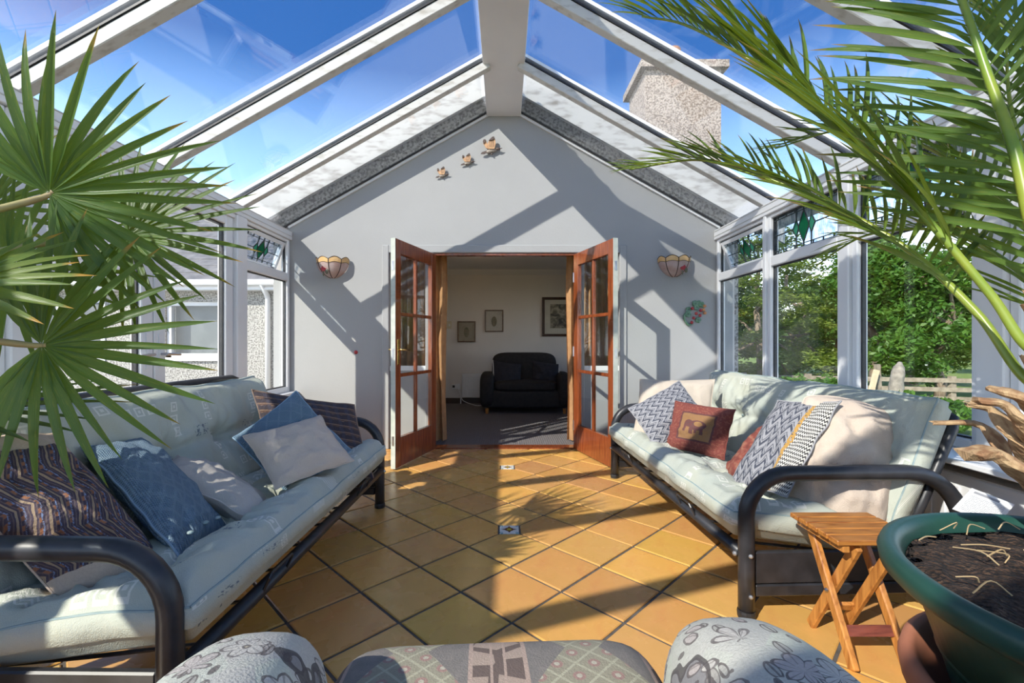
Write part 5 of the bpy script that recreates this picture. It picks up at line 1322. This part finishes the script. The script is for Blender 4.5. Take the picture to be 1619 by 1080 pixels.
wall_lamp('leaded glass half bowl wall lamp with a rose, left of the doors', (527 - VX) / 154.5, 1.1 + (540 - 424) / 154.5 + .0, -1)
wall_lamp('leaded glass half bowl wall lamp with a rose, right of the doors', (1065 - VX) / 154.5, 1.1 + (540 - 422) / 154.5, 1)
# ---- three flying birds
M_BIRD = noisy('painted_tan_plaster', (.62, .38, .20), (.40, .22, .12), 40, .5); M_BIRDD = noisy('painted_dark_plaster', (.07, .05, .045), (.13, .09, .07), 30, .5); M_BIRDL = noisy('painted_grey_plaster', (.34, .29, .24), (.24, .20, .16), 40, .5)
def bird(label, px, py, s):
    c = Vector(((px - VX) / 154.5, YB - .03 * s, 1.1 + (540 - py) / 154.5)); t = root('bird_plaque', c, label, 'wall ornament', 'flying bird plaques')
    def q(x, z, y=0): return c + Vector((x * s, -y * s, z * s))
    tilt = Matrix.Rotation(-math.radians(14), 3, 'Y')
    b = MB().ball(q(.0, -.035), .05 * s, 12, 8, (1.6, .45, .55), tilt); b.build('body', M_BIRDL, t, smooth=True)
    h = MB().ball(q(.085, -.012, .01), .022 * s, 10, 6, (1.5, .7, .8)); h.tube([q(.11, -.008, .012), q(.14, -.004, .012)], [.008 * s, .002 * s], 6); h.build('head', M_BIRDD, t, smooth=True)
    tl = MB(); tl.prism([q(-.06, -.035), q(-.12, -.055), q(-.135, -.075), q(-.09, -.075), q(-.05, -.055)], (0, -.012 * s, 0)); tl.build('tail', M_BIRDD, t)
    def wing(pts, y): 
        w = MB(); w.prism([q(x, z, y) for x, z in pts], (0, -.012 * s, 0)); return w
    n = wing([(.04, -.02), (-.03, -.02), (-.052, .03), (-.03, .085), (.01, .125), (.035, .13), (.052, .09), (.056, .04)], .02).build('wing', M_BIRD, t, bevel=.002 * s)
    wing([(-.03, .085), (.01, .125), (.035, .132), (.045, .105), (.0, .085)], .033).build('wing_tip', M_BIRDD, n)
    for k in range(3): MB().bar(q(-.02 + k * .02, .0, .034), q(-.022 + k * .026, .08 + k * .006, .034), .003 * s, .003 * s, (0, 1, 0)).build('feather_line', M_BIRDD, n)
    f = wing([(-.03, -.02), (-.07, .0), (-.105, .06), (-.095, .10), (-.07, .095), (-.05, .05)], .004).build('wing', M_BIRD, t, bevel=.002 * s)
    wing([(-.098, .05), (-.108, .075), (-.096, .103), (-.068, .098), (-.08, .07)], .017).build('wing_tip', M_BIRDD, f)
    MB().ball(q(.005, -.075), .012 * s, 8, 5).build('foot', M_BIRDD, t)
bird('largest flying bird plaque, highest of the three on the gable', 777, 236, .80)
bird('medium flying bird plaque, middle of the three on the gable', 740, 256, .55)
bird('smallest flying bird plaque, lowest of the three on the gable', 700, 276, .52)
# ---- ceramic flower plaque
M_CG = noisy('glazed_green', (.10, .22, .12), (.16, .27, .20), 30, .3); M_CR = noisy('glazed_red', (.45, .03, .03), (.30, .02, .03), 30, .25); M_CO = noisy('glazed_orange', (.60, .26, .07), (.5, .2, .1), 30, .3)
fl = root('flower_plaque', (1.94, YB - .01, 1.35), 'ceramic spray of red flowers and green leaves on the wall', 'wall ornament')
def fq(px, py, d=.012): return Vector(((px - VX) / 154.5, YB - d, 1.1 + (540 - py) / 154.5))
for (px, py) in ((1093, 488), (1099, 496), (1095, 503), (1106, 491), (1092, 510), (1105, 499)): MB().ball(fq(px, py, .028), .017, 10, 6, (1, .6, 1)).build('flower', M_CR, fl, smooth=True)
for (px, py) in ((1104, 480), (1098, 480), (1088, 490), (1087, 497), (1103, 506), (1100, 486), (1109, 482)):
    b = MB()
    for k in range(5): b.ball(fq(px, py, .012) + Vector((math.cos(k * 1.257) * .018, 0, math.sin(k * 1.257) * .018)), .015, 8, 5, (1, .5, 1))
    b.build('leaf_rosette', M_CG, fl, smooth=True)
for (px, py) in ((1111, 490), (1113, 484), (1113, 495)): MB().ball(fq(px, py, .02), .016, 8, 5, (1.2, .6, 1)).build('flower', M_CO, fl, smooth=True)
MB().tube(catmull([fq(1084, 496, .012), fq(1081, 500, .012), fq(1083, 508, .012), fq(1088, 514, .014), fq(1094, 511, .016)], 4), .012, 8).build('stem', M_CG, fl, smooth=True)
rd = MB().ball(fq(563, 557, .006), .020, 12, 6, (1, .5, 1)); tag(rd.build('wall_button', M_CR, smooth=True), 'small dark red round knob on the wall left of the doors', 'knob')

# ================================================================== ROOM BEYOND
M_SOFA = noisy('black_brown_fabric', (.012, .011, .013), (.022, .019, .020), 20, .8, .3, 90); M_NAVY = noisy('navy_fabric', (.014, .015, .024), (.022, .022, .032), 20, .85, .3, 120)
M_PIPE = noisy('white_piping', (.65, .65, .62), (.5, .5, .5), 20, .8)
so = root('loveseat', (.33, 7.0, 0), 'dark two seat sofa against the far wall of the room beyond', 'sofa')
X0, X1 = -.36, 1.02
squircle(((X0 + X1) / 2, 7.24, .22), (X1 - X0) / 2 - .03, .36, .15, .25, .3).build('base', M_SOFA, so, smooth=True)
squircle(((X0 + X1) / 2, 7.20, .42), (X1 - X0) / 2 - .20, .33, .09, .3, .5).build('seat_cushion', M_SOFA, so, smooth=True)
squircle(((X0 + X1) / 2, 7.54, .56), (X1 - X0) / 2 - .16, .13, .36, .3, .35).build('backrest', M_SOFA, so, smooth=True)
for x in (X0 + .10, X1 - .10): squircle((x, 7.22, .35), .115, .38, .27, .4, .5).build('arm', M_SOFA, so, smooth=True)
for x in (X0 + .1, X1 - .1):
    for y in (6.92, 7.5): MB().lathe([(.022, 0), (.03, .08)], (x, y, .004), 10).build('foot', M_OAKL, so)
def pip(px0, px1, py0, py1, Y, label, sd):
    def ex(base, on, n, r, u):
        pts = [on(a, b, .016) for a, b in ([(-.98, .98), (-1, .5), (-1, 0), (-1, -.6), (-.9, -.98), (-.4, -1), (.1, -1)] if sd < 0 else [(.98, .98), (1, .5), (1, 0), (1, -.6), (.9, -.98), (.4, -1)])]
        MB().tube(pts, .009, 6).build('piping', M_PIPE, base)
    cushion('sofa_cushion', label, M_NAVY, P(px0, py0, Y + .1), P(px1, py0 + 6, Y + .1), P(px0, py1, Y - .05), .16, 20 + sd, 'cushions on the dark sofa', ex)
pip(779, 824, 570, 612, 7.10, 'navy cushion with white piping at the left end of dark sofa', -1)
pip(842, 884, 570, 611, 7.10, 'navy cushion with white piping at the right end of dark sofa', 1)
radiator('radiator', 'white radiator beside the dark sofa in the room beyond', -.74, -.20, 7.97, 8.04, .12, .54, 'x')
sk_ = root('wall_socket', P(720, 611, 8.05), 'white double wall socket left of the inner radiator', 'socket')
c = P(720.5, 611, 8.06); MB().box(c.x - .075, c.x + .075, 8.055, 8.079, c.z - .045, c.z + .045).build('plate', M_UPVC, sk_, bevel=.004)
for dx in (-.035, .035): MB().box(c.x + dx - .02, c.x + dx + .02, 8.04, 8.055, c.z - .02, c.z + .02).build('plug', M_GASKET if dx < 0 else M_UPVC, sk_)
cb = MB().tube(catmull([c + Vector((.035, -.02, 0)), P(729, 626, 8.0), P(733, 634, 7.9), P(752, 641, 7.75), P(765, 641, 7.7)], 5), .006, 6); tag(cb.build('power_cable', M_UPVC, smooth=True), 'white power cable hanging from the wall socket', 'cable')
c = P(708, 514, 8.07); ls = root('light_switch', c, 'cream light switch plate on the far inner wall', 'switch'); MB().box(c.x - .07, c.x + .07, 8.06, 8.079, c.z - .065, c.z + .065).build('plate', noisy('cream_plastic', (.66, .58, .42), (.6, .52, .38), 8, .4), ls, bevel=.005)
for dx in (-.03, .03): MB().box(c.x + dx - .012, c.x + dx + .012, 8.05, 8.06, c.z - .02, c.z + .02).build('rocker', M_UPVC, ls)
M_FRM = noisy('dark_gilt_frame', (.09, .045, .02), (.16, .09, .035), 20, .35); M_FRM2 = noisy('dark_wood_frame', (.04, .018, .01), (.07, .03, .015), 15, .3); M_MOUNT = noisy('cream_mount', (.55, .52, .45), (.5, .47, .4), 8, .9)
def artmat(name, a, b, c_): 
    m = Mat(name, a, .6); m.color(m.ramp(m.noise(9, 5, dist=1), [(.35, a), (.5, b), (.65, c_)])); return m.m
def picture(label, px0, px1, py0, py1, fw, fm, mount, art):
    a, b = P(px0, py1, 8.07), P(px1, py0, 8.07); t = root('picture', (a + b) / 2, label, 'picture', 'framed pictures in the room beyond')
    f = MB(); y0, y1 = 8.045, 8.079
    f.box(a.x, b.x, y0, y1, a.z, a.z + fw); f.box(a.x, b.x, y0, y1, b.z - fw, b.z); f.box(a.x, a.x + fw, y0, y1, a.z + fw, b.z - fw); f.box(b.x - fw, b.x, y0, y1, a.z + fw, b.z - fw); f.build('frame', fm, t, bevel=.004)
    MB().box(a.x + fw, b.x - fw, 8.066, 8.078, a.z + fw, b.z - fw).build('mount', M_MOUNT if mount else art, t)
    if mount: MB().box(a.x + fw + mount, b.x - fw - mount, 8.062, 8.0655, a.z + fw + mount, b.z - fw - mount * .8).build('print', art, t)
    elif art is not None: MB().ball(((a.x + b.x) / 2, 8.066, (a.z + b.z) / 2 - .01), .07, 10, 6, (.7, .05, 1.3)).build('print', artmat('flower_study', (.16, .15, .10), (.24, .2, .14), (.10, .12, .07)), t)
picture('small framed flower picture nearest the light switch', 723.5, 752, 508, 541, .022, M_FRM, 0, artmat('olive_ground', (.30, .27, .2), (.35, .31, .24), (.28, .25, .18)))
picture('small framed pale picture between the other two', 766.5, 796, 490, 525, .022, M_FRM, 0, artmat('pale_ground', (.46, .43, .38), (.5, .47, .42), (.42, .4, .35)))
picture('large dark framed landscape print with wide cream mount', 857, 911, 470, 532, .045, M_FRM2, .10, artmat('landscape_print', (.05, .05, .045), (.18, .16, .12), (.40, .36, .28)))
# curtains hanging inside the doorway
M_CURT = Mat('peach_curtain', (.62, .34, .16), .9); M_CURT.color(M_CURT.ramp(M_CURT.noise(20, 3), [(.35, (.62, .36, .17)), (.65, (.50, .28, .13))])); M_CURT.translucent((.7, .38, .15), .3); M_CURT = M_CURT.m
def curtain(x0, x1, y, label):
    t = root('curtain', ((x0 + x1) / 2, y, .02), label, 'curtain', 'peach curtains'); b = MB(); n = 64; zs = [.02, .5, 1.1, 1.7, 2.16]
    for off in (0, .006):
        for z in zs:
            for i in range(n + 1):
                u = i / n; b.v.append((x0 + (x1 - x0) * u + .012 * math.sin(z * 3 + u * 9), y + off + .032 * math.sin(u * 52 + z * .5), z))
    K = (n + 1) * len(zs)
    for j in range(len(zs) - 1):
        for i in range(n):
            q = j * (n + 1) + i; b.f += [(q, q + 1, q + n + 2, q + n + 1), (K + q + n + 1, K + q + n + 2, K + q + 1, K + q)]
    b.build('drape', M_CURT, t, smooth=True)
    MB().tube([(x0 - .05, y, 2.19), (x1 + .05, y, 2.19)], .012, 8).build('rail', M_UPVC, t)
curtain(-1.25, -.635, YB + .33, 'peach curtain drawn to the left of the doorway')
curtain(.69, 1.27, YB + .33, 'peach curtain drawn to the right of the doorway')
# ceiling spotlights
M_EMIT = bpy.data.materials.new('spot_bulb'); M_EMIT.use_nodes = True; _b = M_EMIT.node_tree.nodes['Principled BSDF']; _b.inputs['Emission Color'].default_value = (1, .75, .45, 1); _b.inputs['Emission Strength'].default_value = 6
sp = root('ceiling_spotlight', (-.4, 6.2, ZC), 'small brass ceiling spotlight bar with two lit bulbs', 'ceiling light')
MB().box(-.56, -.12, 6.17, 6.23, ZC - .025, ZC - .001).build('bar', M_BRASS, sp)
for x, nm in ((-.47, 0), (-.33, 1), (-.19, 2)):
    MB().lathe([(.02, 0), (.035, -.02), (.038, -.07), (.03, -.07)], (x, 6.2, ZC - .026), 14).build('spot_head', M_BRASS, sp)
    if nm < 2: MB().ball((x, 6.2, ZC - .100), .018, 8, 6).build('bulb', M_EMIT, sp)
l = bpy.data.lights.new('spot_lamp', 'POINT'); l.energy = 2.5; l.color = (1, .72, .45); l.shadow_soft_size = .03
lo = bpy.data.objects.new('spot_lamp', l); link(lo, sp); lo.location = (-.4, 6.2, ZC - .16)
